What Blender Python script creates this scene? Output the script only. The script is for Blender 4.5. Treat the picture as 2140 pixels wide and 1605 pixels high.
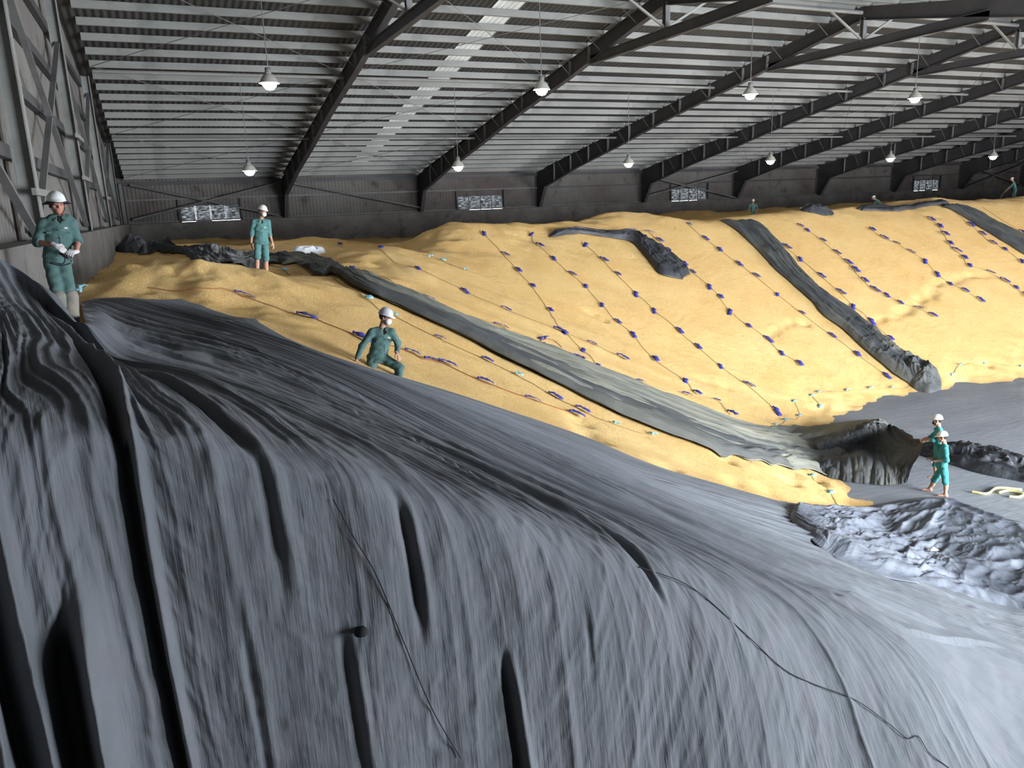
import bpy, bmesh, math, random
import numpy as np
from mathutils import Matrix, Vector

random.seed(7)
for o in list(bpy.data.objects):
    bpy.data.objects.remove(o)
scene = bpy.context.scene
COL = scene.collection

# ------------------------------------------------------------------ camera
H = 6.5                                   # eye height above the floor
F = 1615.0
CX, CY = 1070.0, 802.5
def _dir(px, py):
    v = np.array([px - CX, -(py - CY), -F]); return v / np.linalg.norm(v)
_Y = _dir(330., 443.)                     # along the rafters, towards the far wall
_X = _dir(4880., 273.)                    # along the purlins
_Z = np.cross(_X, _Y); _Z /= np.linalg.norm(_Z)
_X = np.cross(_Y, _Z)
R = np.array([_X, _Y, _Z])                # world = R @ cam
cam_d = bpy.data.cameras.new('camera')
cam_d.sensor_width = 36.0
cam_d.lens = F / 2140.0 * 36.0
cam_d.clip_end = 400
cam = bpy.data.objects.new('camera', cam_d)
COL.objects.link(cam)
m4 = Matrix.Identity(4)
for i in range(3):
    for j in range(3):
        m4[i][j] = R[i, j]
m4[2][3] = H
cam.matrix_world = m4
scene.camera = cam

# ------------------------------------------------------------------ world, daylight, exposure
world = bpy.data.worlds.new('world'); scene.world = world
world.use_nodes = True
bg = world.node_tree.nodes['Background']
bg.inputs[0].default_value = (0.80, 0.90, 1.0, 1)
bg.inputs[1].default_value = 5.0
vs = scene.view_settings
vs.view_transform = 'Standard'; vs.look = 'None'; vs.gamma = 1; vs.use_curve_mapping = False
vs.exposure = 1.15

def area(name, loc, sx, sy, power, color, direction):
    l = bpy.data.lights.new(name, 'AREA'); l.shape = 'RECTANGLE'
    l.size = sx; l.size_y = sy; l.spread = math.radians(145); l.energy = power; l.color = color
    o = bpy.data.objects.new(name, l); COL.objects.link(o)
    o.location = loc
    o.rotation_euler = Vector(direction).to_track_quat('-Z', 'Z').to_euler()
    return o
# daylight entering through the open truck door in the near long wall
area('daylight_door', (20.0, -5.2, 3.7), 12.0, 7.2, 4700, (0.82, 0.91, 1.0), (-0.2, 1, -0.2))
area('added_fill_far', (45.0, -5.2, 3.7), 14.0, 7.2, 5000, (0.95, 0.96, 1.0), (-0.25, 1, -0.2))  # fill lamp, added with its unseen opening to brighten the right side

# ------------------------------------------------------------------ helpers
def ray(px, py):
    return R @ np.array([px - CX, -(py - CY), -F])
def onplane(px, py, axis, val):
    """pixel of the photograph -> world point on the plane coordinate[axis] = val"""
    r = ray(px, py); o = np.array([0, 0, H])
    t = (val - o[axis]) / r[axis]
    return o + r * t

def _h(ix, iy, seed):
    ix = ix.astype(np.int64); iy = iy.astype(np.int64)
    n = (ix * 374761393 + iy * 668265263 + seed * 974634777) & 0xffffffff
    n = ((n ^ (n >> 13)) * 1274126177) & 0xffffffff
    n = n ^ (n >> 16)
    return (n & 0xffffff) / float(0xffffff)
def vn(x, y, seed=0):
    x = np.asarray(x, float); y = np.asarray(y, float)
    x, y = np.broadcast_arrays(x, y)
    ix = np.floor(x); iy = np.floor(y); fx = x - ix; fy = y - iy
    fx = fx * fx * fx * (fx * (fx * 6 - 15) + 10); fy = fy * fy * fy * (fy * (fy * 6 - 15) + 10)
    a = _h(ix, iy, seed); b = _h(ix + 1, iy, seed); c = _h(ix, iy + 1, seed); d = _h(ix + 1, iy + 1, seed)
    return (a + (b - a) * fx) * (1 - fy) + (c + (d - c) * fx) * fy
def fbm(x, y, octv=4, seed=0):
    t = 0; a = 1; s = 0
    for i in range(octv):
        t = t + a * (vn(x, y, seed + i * 17) - .5); s += a
        a *= .5; x = x * 2.03 + 11.3; y = y * 2.03 + 5.7
    return t / s * 2          # about -1..1
def ridged(x, y, octv=3, seed=0):
    t = 0; a = 1; s = 0
    for i in range(octv):
        n = 1 - np.abs(vn(x, y, seed + i * 31) * 2 - 1)
        t = t + a * n * n; s += a
        a *= .5; x = x * 2.1 + 3.1; y = y * 2.1 + 8.9
    return t / s              # 0..1
def sstep(a, b, x):
    t = np.clip((x - a) / (b - a), 0, 1); return t * t * (3 - 2 * t)

# ------------------------------------------------------------------ materials
MATS = {}
def M(name, c1, c2=None, scale=4, rough=.85, bump=0, bscale=60, coord='Object', stretch=(1, 1, 1), bstretch=None,
      metallic=0, contrast=(.35, .65), detail=6, c3=None, scale3=30, contrast3=(.45, .6), bdist=.02, spec=.3, bump2=0, bscale2=8, rough2=None):
    m = bpy.data.materials.new(name); m.use_nodes = True
    nt = m.node_tree; N = nt.nodes; L = nt.links
    b = N['Principled BSDF']
    b.inputs['Roughness'].default_value = rough
    b.inputs['Metallic'].default_value = metallic
    b.inputs['Specular IOR Level'].default_value = spec
    b.inputs['Base Color'].default_value = (*c1, 1)
    tc = N.new('ShaderNodeTexCoord')
    def mapping(st):
        mp = N.new('ShaderNodeMapping'); mp.inputs['Scale'].default_value = st
        L.new(tc.outputs[coord], mp.inputs['Vector']); return mp.outputs['Vector']
    def noise(vec, sc, det=6):
        n = N.new('ShaderNodeTexNoise'); n.inputs['Scale'].default_value = sc; n.inputs['Detail'].default_value = det
        n.inputs['Roughness'].default_value = .6
        L.new(vec, n.inputs['Vector']); return n.outputs['Fac']
    def ramp(fac, a, bb):
        r = N.new('ShaderNodeMapRange'); r.inputs[1].default_value = a; r.inputs[2].default_value = bb
        L.new(fac, r.inputs[0]); return r.outputs[0]
    def mix(fac, ca, cb):
        x = N.new('ShaderNodeMix'); x.data_type = 'RGBA'
        L.new(fac, x.inputs[0])
        for c, i in ((ca, 6), (cb, 7)):
            if isinstance(c, tuple): x.inputs[i].default_value = (*c, 1)
            else: L.new(c, x.inputs[i])
        return x.outputs[2]
    col = None
    if c2:
        v = mapping(stretch)
        fac = ramp(noise(v, scale, detail), *contrast)
        col = mix(fac, tuple(c1), tuple(c2))
        if rough2 is not None:
            rr = N.new('ShaderNodeMapRange'); rr.inputs[3].default_value = rough; rr.inputs[4].default_value = rough2
            L.new(fac, rr.inputs[0]); L.new(rr.outputs[0], b.inputs['Roughness'])
    if c3:
        v = mapping((1, 1, 1))
        col = mix(ramp(noise(v, scale3, 4), *contrast3), col if col is not None else tuple(c1), tuple(c3))
    if col is not None:
        L.new(col, b.inputs['Base Color'])
    prev = None
    if bump2:
        v = mapping(bstretch or stretch)
        bp = N.new('ShaderNodeBump'); bp.inputs['Strength'].default_value = bump2; bp.inputs['Distance'].default_value = bdist * 3
        L.new(noise(v, bscale2, 5), bp.inputs['Height']); prev = bp.outputs['Normal']
    if bump:
        v = mapping(bstretch or (1, 1, 1))
        bp = N.new('ShaderNodeBump'); bp.inputs['Strength'].default_value = bump; bp.inputs['Distance'].default_value = bdist
        L.new(noise(v, bscale, 5), bp.inputs['Height'])
        if prev: L.new(prev, bp.inputs['Normal'])
        prev = bp.outputs['Normal']
    if prev: L.new(prev, b.inputs['Normal'])
    MATS[name] = m
    return m
def emis(name, color, strength):
    m = bpy.data.materials.new(name); m.use_nodes = True
    b = m.node_tree.nodes['Principled BSDF']
    b.inputs['Base Color'].default_value = (*color, 1)
    b.inputs['Emission Color'].default_value = (*color, 1); b.inputs['Emission Strength'].default_value = strength
    MATS[name] = m; return m

M('corn', (.90, .59, .235), (.83, .49, .16), scale=.6, rough=.8, bump=1.0, bscale=55, contrast=(.3, .7), c3=(.98, .79, .47), scale3=36, contrast3=(.52, .70), bdist=.035, spec=.15, bump2=.5, bscale2=5)
M('tarp', (.120, .126, .136), (.205, .213, .228), scale=1.1, rough=.85, bump=.42, bscale=9, coord='UV', stretch=(1, .5, 1), bstretch=(3.2, .30, 1), contrast=(.3, .75), c3=(.18, .17, .185), scale3=2.2, contrast3=(.5, .75), bdist=.02, spec=.25, bump2=.3, bscale2=3.2)
M('tarp_strip', (.060, .064, .068), (.15, .145, .12), scale=.9, rough=.7, bump=.6, bscale=7, coord='UV', stretch=(1, .3, 1), bstretch=(2.5, .35, 1), contrast=(.42, .72), bdist=.03, spec=.35)
M('tarp_dusty', (.13, .135, .125), (.30, .28, .21), scale=.8, rough=.8, bump=.6, bscale=7, coord='UV', stretch=(1.5, .25, 1), bstretch=(2.5, .35, 1), contrast=(.35, .7), bdist=.03, spec=.3)
M('tarp_black', (.020, .021, .024), (.050, .052, .058), scale=1.5, rough=.5, bump=.6, bscale=5, coord='UV', stretch=(1, .6, 1), bstretch=(2, .8, 1), bdist=.03, spec=.5)
M('tarp_blue', (.10, .108, .13), (.20, .213, .245), scale=1.2, rough=.6, bump=.6, bscale=6, coord='UV', stretch=(1, .5, 1), bstretch=(1.6, .5, 1), bdist=.03, spec=.4)
M('floor', (.20, .207, .225), (.27, .277, .295), scale=.5, rough=.7, bump=.35, bscale=3.5, stretch=(.5, 1.4, 1), bstretch=(.6, 2.2, 1), c3=(.36, .36, .35), scale3=.6, contrast3=(.56, .75), bdist=.03, spec=.35)
M('concrete', (0.120, 0.112, 0.105), (0.188, 0.173, 0.158), scale=.7, rough=.9, bump=.3, bscale=20, c3=(0.075, 0.071, 0.068), scale3=1.6, contrast3=(.55, .75))
M('cladding', (0.158, 0.149, 0.135), (0.102, 0.079, 0.074), scale=.35, rough=.75, c3=(0.065, 0.056, 0.051), scale3=1.4, contrast3=(.6, .72), spec=.3)
M('gable_sheet', (0.193, 0.182, 0.165), (0.138, 0.124, 0.114), scale=.4, rough=.8, c3=(0.090, 0.083, 0.076), scale3=1.3, contrast3=(.58, .75))
M('steel_dark', (.048, .046, .049), (.072, .068, .07), scale=.8, rough=.6, spec=.4)
M('steel_grey', (0.120, 0.120, 0.117), (0.180, 0.174, 0.168), scale=1.2, rough=.65, spec=.4)
M('galvanised', (.26, .255, .235), (.19, .187, .172), scale=1.3, rough=.6, spec=.4, stretch=(.3, 1, 1), c3=(.13, .128, .118), scale3=.8, contrast3=(.55, .75))
M('roof_sheet', (0.072, 0.069, 0.066), (0.047, 0.046, 0.045), scale=.6, rough=.7, spec=.3)
M('skin', (.52, .28, .19), (.46, .24, .16), scale=20, rough=.6)
M('skin_red', (.52, .24, .18), (.44, .19, .14), scale=20, rough=.6)
M('uniform_dark', (.078, .142, .130), (.105, .178, .165), scale=9, rough=.9, bump=.3, bscale=18, spec=.2)
M('uniform_teal', (.090, .20, .19), (.115, .24, .23), scale=9, rough=.9, bump=.3, bscale=18, spec=.2)
M('uniform_bright', (.05, .25, .25), (.07, .30, .30), scale=9, rough=.9, bump=.3, bscale=18, spec=.2)
M('dusty_cloth', (.30, .25, .20), (.16, .18, .16), scale=6, rough=.95, bump=.3, bscale=18)
M('helmet_white', (.80, .80, .77), (.74, .74, .70), scale=8, rough=.4, spec=.5)
M('helmet_grey', (.62, .62, .64), (.55, .55, .57), scale=8, rough=.4, spec=.5)
M('mask_white', (.80, .79, .78), None, rough=.9)
M('black_cloth', (.018, .018, .020), (.03, .03, .032), scale=8, rough=.85)
M('hair', (.015, .012, .011), None, rough=.6)
M('glove', (.72, .66, .66), (.62, .56, .56), scale=14, rough=.95)
M('ribbon_blue', (.060, .060, .33), (.045, .045, .25), scale=20, rough=.6)
M('ribbon_cyan', (.25, .52, .62), (.35, .62, .70), scale=20, rough=.5)
M('rope', (.38, .25, .12), (.30, .19, .09), scale=20, rough=.9)
M('rope_red', (.33, .13, .06), None, rough=.9)
M('rope_yellow', (.72, .62, .28), None, rough=.7)
M('sack', (.80, .80, .80), (.70, .71, .74), scale=5, rough=.6, bump=.4, bscale=8)
M('print_blue', (.10, .14, .28), None, rough=.7)
M('print_white', (.85, .85, .82), None, rough=.7)
M('scrap', (.80, .76, .64), None, rough=.8)
M('wood', (.36, .24, .12), None, rough=.7)
M('shade', (.62, .60, .52), (.50, .48, .42), scale=6, rough=.4, metallic=.4)
emis('bulb', (.85, .93, 1.0), 40)
emis('bulb_warm', (1.0, .95, .80), 14)

def mat_glass():
    m = bpy.data.materials.new('dirty_glass'); m.use_nodes = True
    nt = m.node_tree; N = nt.nodes; L = nt.links
    for n in list(N): N.remove(n)
    out = N.new('ShaderNodeOutputMaterial')
    tc = N.new('ShaderNodeTexCoord'); mp = N.new('ShaderNodeMapping'); mp.inputs['Scale'].default_value = (1.2, 1, 5)
    L.new(tc.outputs['Object'], mp.inputs[0])
    no = N.new('ShaderNodeTexNoise'); no.inputs['Scale'].default_value = 2.3; no.inputs['Detail'].default_value = 9; no.inputs['Roughness'].default_value = .75
    L.new(mp.outputs[0], no.inputs['Vector'])
    rp = N.new('ShaderNodeMapRange'); rp.inputs[1].default_value = .40; rp.inputs[2].default_value = .80
    L.new(no.outputs['Fac'], rp.inputs[0])
    df = N.new('ShaderNodeBsdfDiffuse'); df.inputs[0].default_value = (.09, .09, .085, 1)
    tr = N.new('ShaderNodeBsdfTranslucent'); tr.inputs[0].default_value = (.5, .5, .5, 1)
    mx = N.new('ShaderNodeMixShader')
    L.new(rp.outputs[0], mx.inputs[0]); L.new(df.outputs[0], mx.inputs[1]); L.new(tr.outputs[0], mx.inputs[2])
    L.new(mx.outputs[0], out.inputs[0])
    MATS['dirty_glass'] = m
def mat_trans(name, c, amount):
    m = bpy.data.materials.new(name); m.use_nodes = True
    nt = m.node_tree; N = nt.nodes; L = nt.links
    for n in list(N): N.remove(n)
    out = N.new('ShaderNodeOutputMaterial')
    tc = N.new('ShaderNodeTexCoord')
    no = N.new('ShaderNodeTexNoise'); no.inputs['Scale'].default_value = 1.2; no.inputs['Detail'].default_value = 8
    L.new(tc.outputs['Object'], no.inputs['Vector'])
    rp = N.new('ShaderNodeMapRange'); rp.inputs[1].default_value = .35; rp.inputs[2].default_value = .7
    rp.inputs[3].default_value = amount * .45; rp.inputs[4].default_value = amount
    L.new(no.outputs['Fac'], rp.inputs[0])
    df = N.new('ShaderNodeBsdfDiffuse'); df.inputs[0].default_value = (.45, .45, .42, 1)
    tr = N.new('ShaderNodeBsdfTranslucent'); tr.inputs[0].default_value = (*c, 1)
    mx = N.new('ShaderNodeMixShader')
    L.new(rp.outputs[0], mx.inputs[0]); L.new(df.outputs[0], mx.inputs[1]); L.new(tr.outputs[0], mx.inputs[2])
    L.new(mx.outputs[0], out.inputs[0])
    MATS[name] = m
mat_glass(); mat_trans('skylight', (.85, .83, .76), .055)

# ------------------------------------------------------------------ mesh helpers
def link(name, me, parent=None):
    o = bpy.data.objects.new(name, me); COL.objects.link(o)
    if parent is not None: o.parent = parent
    return o
def tag(o, label=None, cat=None, group=None, kind=None):
    if label: o['label'] = label
    if cat: o['category'] = cat
    if group: o['group'] = group
    if kind: o['kind'] = kind
    return o
def empty(name, loc, label=None, cat=None, group=None, kind=None):
    o = bpy.data.objects.new(name, None); COL.objects.link(o); o.location = loc
    o.empty_display_size = .2
    return tag(o, label, cat, group, kind)
def mesh_arr(name, V, Q, mat, smooth=True, uv=None):
    """fast mesh from numpy arrays; Q is an (n,4) or (n,3) index array"""
    V = np.asarray(V, np.float32); Q = np.asarray(Q, np.int32)
    me = bpy.data.meshes.new(name)
    me.vertices.add(len(V)); me.vertices.foreach_set('co', V.ravel())
    n, k = Q.shape
    me.loops.add(n * k); me.loops.foreach_set('vertex_index', Q.ravel())
    me.polygons.add(n); me.polygons.foreach_set('loop_start', np.arange(n, dtype=np.int32) * k)
    try: me.polygons.foreach_set('loop_total', np.full(n, k, np.int32))
    except Exception: pass
    if uv is not None:
        l = me.uv_layers.new(name='UVMap')
        l.data.foreach_set('uv', np.asarray(uv, np.float32)[Q.ravel()].ravel())
    me.update(calc_edges=True)
    me.validate()
    if smooth: me.polygons.foreach_set('use_smooth', np.ones(len(me.polygons), bool))
    me.materials.append(MATS[mat])
    return me
def grid_quads(nu, nv):
    i = np.arange(nu * nv).reshape(nu, nv)
    return np.stack([i[:-1, :-1], i[1:, :-1], i[1:, 1:], i[:-1, 1:]], -1).reshape(-1, 4)

class MB:
    """collects boxes, beams and tubes into one mesh"""
    def __init__(s): s.v = []; s.f = []
    def add(s, verts, faces):
        b = len(s.v); s.v += [tuple(map(float, p)) for p in verts]; s.f += [tuple(i + b for i in f) for f in faces]; return s
    def box(s, x0, x1, y0, y1, z0, z1):
        return s.add([(x0, y0, z0), (x1, y0, z0), (x1, y1, z0), (x0, y1, z0), (x0, y0, z1), (x1, y0, z1), (x1, y1, z1), (x0, y1, z1)],
                     [(0, 3, 2, 1), (4, 5, 6, 7), (0, 1, 5, 4), (1, 2, 6, 5), (2, 3, 7, 6), (3, 0, 4, 7)])
    def prism(s, poly, off):
        """poly: planar 3D loop, extruded by off"""
        n = len(poly); P = [np.array(p, float) for p in poly]; off = np.array(off, float)
        vs_ = [p - off / 2 for p in P] + [p + off / 2 for p in P]
        f = [tuple(range(n))[::-1], tuple(range(n, 2 * n))] + [(i, (i + 1) % n, n + (i + 1) % n, n + i) for i in range(n)]
        return s.add(vs_, f)
    def beam(s, p0, p1, w, h, up=(0, 0, 1)):
        p0 = np.array(p0, float); p1 = np.array(p1, float); d = p1 - p0; d /= np.linalg.norm(d)
        sd = np.cross(d, np.array(up, float)); sd /= np.linalg.norm(sd); u = np.cross(sd, d)
        c = []
        for p in (p0, p1):
            for a, b in ((-1, -1), (1, -1), (1, 1), (-1, 1)):
                c.append(p + sd * a * w / 2 + u * b * h / 2)
        return s.add(c, [(0, 1, 2, 3), (7, 6, 5, 4), (0, 4, 5, 1), (1, 5, 6, 2), (2, 6, 7, 3), (3, 7, 4, 0)])
    def tube(s, pts, r, n=6, caps=True):
        P = np.array(pts, float)
        rs = np.full(len(P), r) if np.isscalar(r) else np.array(r)
        T = np.gradient(P, axis=0); T /= (np.linalg.norm(T, axis=1, keepdims=True) + 1e-9)
        up = np.array([0, 0, 1.]) if abs(T[0][2]) < .9 else np.array([1., 0, 0])
        vs_ = []
        for p, t, rr in zip(P, T, rs):
            a = np.cross(t, up); a /= np.linalg.norm(a) + 1e-9; b = np.cross(a, t)
            for k in range(n):
                an = 2 * math.pi * k / n
                vs_.append(p + rr * (a * math.cos(an) + b * math.sin(an)))
        f = []
        for i in range(len(P) - 1):
            for k in range(n):
                f.append((i * n + k, i * n + (k + 1) % n, (i + 1) * n + (k + 1) % n, (i + 1) * n + k))
        if caps: f += [tuple(range(n))[::-1], tuple(range((len(P) - 1) * n, len(P) * n))]
        return s.add(vs_, f)
    def lathe(s, prof, n=16, c=(0, 0, 0)):
        vs_ = []; f = []
        for (r, z) in prof:
            for k in range(n):
                a = 2 * math.pi * k / n; vs_.append((c[0] + r * math.cos(a), c[1] + r * math.sin(a), c[2] + z))
        for i in range(len(prof) - 1):
            for k in range(n):
                f.append((i * n + k, i * n + (k + 1) % n, (i + 1) * n + (k + 1) % n, (i + 1) * n + k))
        return s.add(vs_, f)
    def mesh(s, name, mat, smooth=False):
        me = bpy.data.meshes.new(name); me.from_pydata(s.v, [], s.f)
        bm = bmesh.new(); bm.from_mesh(me); bmesh.ops.recalc_face_normals(bm, faces=bm.faces); bm.to_mesh(me); bm.free()
        me.materials.append(MATS[mat])
        if smooth: me.polygons.foreach_set('use_smooth', np.ones(len(me.polygons), bool))
        me.update(); return me
    def build(s, name, mat, parent=None, smooth=False):
        return link(name, s.mesh(name, mat, smooth), parent)

# ================================================================== THE HALL
BAY = 9.0
X0 = 7.436                                  # first inner frame
FX = [X0 + BAY * k for k in range(-1, 10)]  # frame positions, FX[0] = left gable
YR = 23.5                                   # ridge
ZR = H + 6.60                               # rafter top at ridge
SL = 0.167
YF = 52.45                                  # far cladding plane
YN = 2 * YR - YF                            # near long wall
XL, XR = -2.05, FX[-1] + .4
def roof_z(y): return ZR - SL * abs(y - YR)
WT = H - .66                                # top of the far concrete wall

# floor
mb = MB(); mb.box(XL - .5, XR + .5, YN - 14, YF + .6, -.3, 0)
tag(mb.build('floor', 'floor'), 'grey sheeted warehouse floor with faint wrinkles and dust', None, kind='structure')

def corrugated(x0, x1, a0, a1, pitch=.22, depth=.03, fx=None):
    """ribs run along the second axis; returns verts/quads in (x, a, d) through fx"""
    n = max(1, int(round((x1 - x0) / pitch))); p = (x1 - x0) / n
    prof = []
    for i in range(n):
        b = x0 + i * p
        prof += [(b, 0), (b + p * .35, 0), (b + p * .5, depth), (b + p * .85, depth)]
    prof.append((x1, 0))
    V = []; Q = []
    for (x, d) in prof:
        V.append(fx(x, a0, d)); V.append(fx(x, a1, d))
    for i in range(len(prof) - 1):
        Q.append((2 * i, 2 * i + 2, 2 * i + 3, 2 * i + 1))
    return V, Q
def corr_obj(name, mat, parent, x0, x1, a0, a1, fx, pitch=.22, depth=.03):
    V, Q = corrugated(x0, x1, a0, a1, pitch, depth, fx)
    return link(name, mesh_arr(name, V, Q, mat, smooth=False), parent)

# far wall: concrete base, cladding sheets, girts, braces
mb = MB(); mb.box(XL - .4, XR + .4, 51.6, YF + .35, 0, WT)
wall_far = tag(mb.build('wall_far', 'concrete'), 'far long wall with concrete base and corrugated cladding', None, kind='structure')
WIN_BAYS = {0: 'first', 2: 'second', 4: 'third', 7: 'fourth'}
WZ0, WZ1 = H - .74, H + .34
ZG = H + .72
far_fx = lambda x, a, d: (x, YF - d, a)
for k in range(len(FX) - 1):
    xa, xb = FX[k], FX[k + 1]
    if k == 0: xa = XL
    xm = FX[k] + 4.55
    if k in WIN_BAYS:
        corr_obj('cladding_sheet', 'cladding', wall_far, xa, xm - 1.75, WT - .1, ZG, far_fx)
        corr_obj('cladding_sheet', 'cladding', wall_far, xm + 1.75, xb, WT - .1, ZG, far_fx)
        corr_obj('cladding_sheet', 'cladding', wall_far, xm - 1.75, xm + 1.75, WZ1, ZG, far_fx)
    else:
        corr_obj('cladding_sheet', 'cladding', wall_far, xa, xb, WT - .1, ZG, far_fx)
    corr_obj('cladding_sheet', 'cladding', wall_far, xa, xb, ZG, roof_z(YF) + .35, far_fx)
    g = MB(); g.beam((xa, YF - .12, ZG), (xb, YF - .12, ZG), .16, .10); g.build('girt', 'steel_grey' if k < 3 else 'steel_dark', wall_far)
    g = MB(); g.beam((xa, YF - .12, WT + .06), (xb, YF - .12, WT + .06), .16, .08); g.build('sill_rail', 'steel_grey', wall_far)
    g = MB(); g.beam((xa, YF - .15, roof_z(YF) - .1), (xb, YF - .15, roof_z(YF) - .1), .2, .2); g.build('eave_beam', 'steel_dark', wall_far)
def pipe(parent, name, a, b, r, mat):
    m = MB(); m.tube([a, b], r, 7); return m.build(name, mat, parent)
yb = 51.95
for a, b in (((-1.3, H + 1.6), (7.0, H - .5)), ((-1.4, H - .4), (7.1, H + 1.5)), ((8.1, H + 1.45), (16.4, H - .36)),
             ((34.6, H - .2), (43.4, H + 1.5)), ((35.0, H + 1.25), (43.4, H - .6)), ((71.0, H + 1.5), (79.0, H - .5)), ((71.0, H - .5), (79.0, H + 1.5))):
    pipe(wall_far, 'wall_brace', (a[0], yb, a[1]), (b[0], yb, b[1]), .07, 'steel_grey')
# windows
for n, (k, word) in enumerate(WIN_BAYS.items()):
    xm = FX[k] + 4.55
    w = tag(empty('window_%d' % (n + 1), (xm, YF, WZ0)), '%s dirty four-pane window from the left, set low in the far wall' % word, None, kind='structure')
    fr = MB(); t = .05
    fr.box(-1.75, 1.75, -.07, .03, WZ1 - WZ0 - t, WZ1 - WZ0); fr.box(-1.75, 1.75, -.07, .03, 0, t)
    fr.box(-1.75, -1.75 + t, -.07, .03, 0, WZ1 - WZ0); fr.box(1.75 - t, 1.75, -.07, .03, 0, WZ1 - WZ0)
    fr.build('window_frame', 'steel_dark', w)
    for i in range(1, 4):
        x = -1.75 + i * .875
        m = MB(); m.box(x - .025, x + .025, -.06, .02, t, WZ1 - WZ0 - t); m.build('mullion', 'steel_dark', w)
    for i in range(4):
        x = -1.75 + i * .875
        m = MB(); m.box(x + .03, x + .845, -.02, -.01, .17 if (i + n) % 4 != 1 else .05, WZ1 - WZ0 - .05)
        m.build('pane', 'dirty_glass', w)
    m = MB(); m.box(-1.85, -1.76, -.2, -.05, -.0, WZ1 - WZ0 + .35); m.build('window_post', 'steel_dark', w)
    m = MB(); m.box(1.76, 1.85, -.2, -.05, -.0, WZ1 - WZ0 + .35); m.build('window_post', 'steel_dark', w)

# left gable: concrete base with a ledge, cladding, posts, girts, braces
XI = -1.55
def ledge(y): return H - .32 - .28 * (y - 9) / 42.0
mb = MB()
mb.add([(XI, YN, 0), (XI, 51.7, 0), (XL - .4, 51.7, 0), (XL - .4, YN, 0), (XI, YN, ledge(YN)), (XI, 51.7, ledge(51.7)), (XL - .4, 51.7, ledge(51.7)), (XL - .4, YN, ledge(YN))],
       [(0, 3, 2, 1), (4, 5, 6, 7), (0, 1, 5, 4), (1, 2, 6, 5), (2, 3, 7, 6), (3, 0, 4, 7)])
wall_left = tag(mb.build('wall_left', 'concrete'), 'left gable wall, concrete ledge below pale cladding and steel posts', None, kind='structure')
PY = [YR + i * 9.37 for i in (-3, -2, -1, 0, 1, 2)] + [51.6]
for i in range(len(PY) - 1):
    y0, y1 = PY[i], PY[i + 1]
    if i == len(PY) - 2: y1 = YF + .1
    n = int((y1 - y0) / .24)
    V = []; Q = []
    for j in range(n + 1):
        y = y0 + (y1 - y0) * j / n
        for yy, d in ((y, 0), (y + .08, 0), (y + .11, .03), (y + .2, .03)) if j < n else ((y, 0),):
            V += [(XL + d, yy, ledge(yy) - .1), (XL + d, yy, roof_z(yy) + .4)]
    for j in range(len(V) // 2 - 1): Q.append((2 * j, 2 * j + 1, 2 * j + 3, 2 * j + 2))
    link('cladding_sheet', mesh_arr('gable_sheet', V, Q, 'gable_sheet', False), wall_left)
    for j in range(5):
        z = H + .95 + 1.19 * j
        if z < min(roof_z(y0), roof_z(y1)) - .2:
            g = MB(); g.box(XL + .04, XL + .16, y0, y1, z - .1, z + .1); g.build('girt', 'steel_dark', wall_left)
for y in PY:
    g = MB(); z0, z1 = ledge(y) - .03, roof_z(y) - .25
    g.box(XL + .16, XL + .17 + .02, y - .13, y + .13, z0, z1); g.box(XL + .40, XL + .42, y - .13, y + .13, z0, z1); g.box(XL + .16, XL + .41, y - .01, y + .01, z0, z1)
    g.build('gable_post', 'galvanised' if y < 40 else 'steel_grey', wall_left)
for i in range(1, 5):
    y0, y1 = PY[i], PY[i + 1]
    zt = H + 4.2 if i in (2, 3) else H + 3.2
    for a, b in (((y0, H - .3), (y1, zt)), ((y0, zt), (y1, H - .3))):
        g = MB(); g.beam((XL + .30, a[0], a[1]), (XL + .30, b[0], b[1]), .05, .11, (1, 0, 0)); g.build('gable_brace', 'steel_grey', wall_left)
for z, ys in ((H + .35, (13.2, 14.9)), (H + 1.9, (22.4, 24.2)), (H + .9, (22.5, 24.3)), (H + .55, (32, 33.6))):
    g = MB(); g.box(XL + .44, XL + .50, ys[0], ys[1], z - .05, z + .05); g.build('short_rail', 'galvanised', wall_left)

# right gable and near long wall (behind the camera), with an open truck door and an added fill opening
mb = MB(); mb.box(XR, XR + .2, YN - .1, YF + .1, 0, ZR + .4)
tag(mb.build('wall_right', 'cladding'), 'distant gable wall closing the hall', None, kind='structure')
mb = MB(); ZE = roof_z(YN) + .35
for a, b in ((XL - .2, 14.0), (26.0, 38.0), (52.0, XR)): mb.box(a, b, YN - .15, YN, 0, ZE)
for a, b in ((14, 26), (38, 52)): mb.box(a, b, YN - .15, YN, 7.6, ZE)
tag(mb.build('wall_near', 'cladding'), 'near long wall with an open truck door and an added opening for fill light', None, kind='structure')

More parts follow.
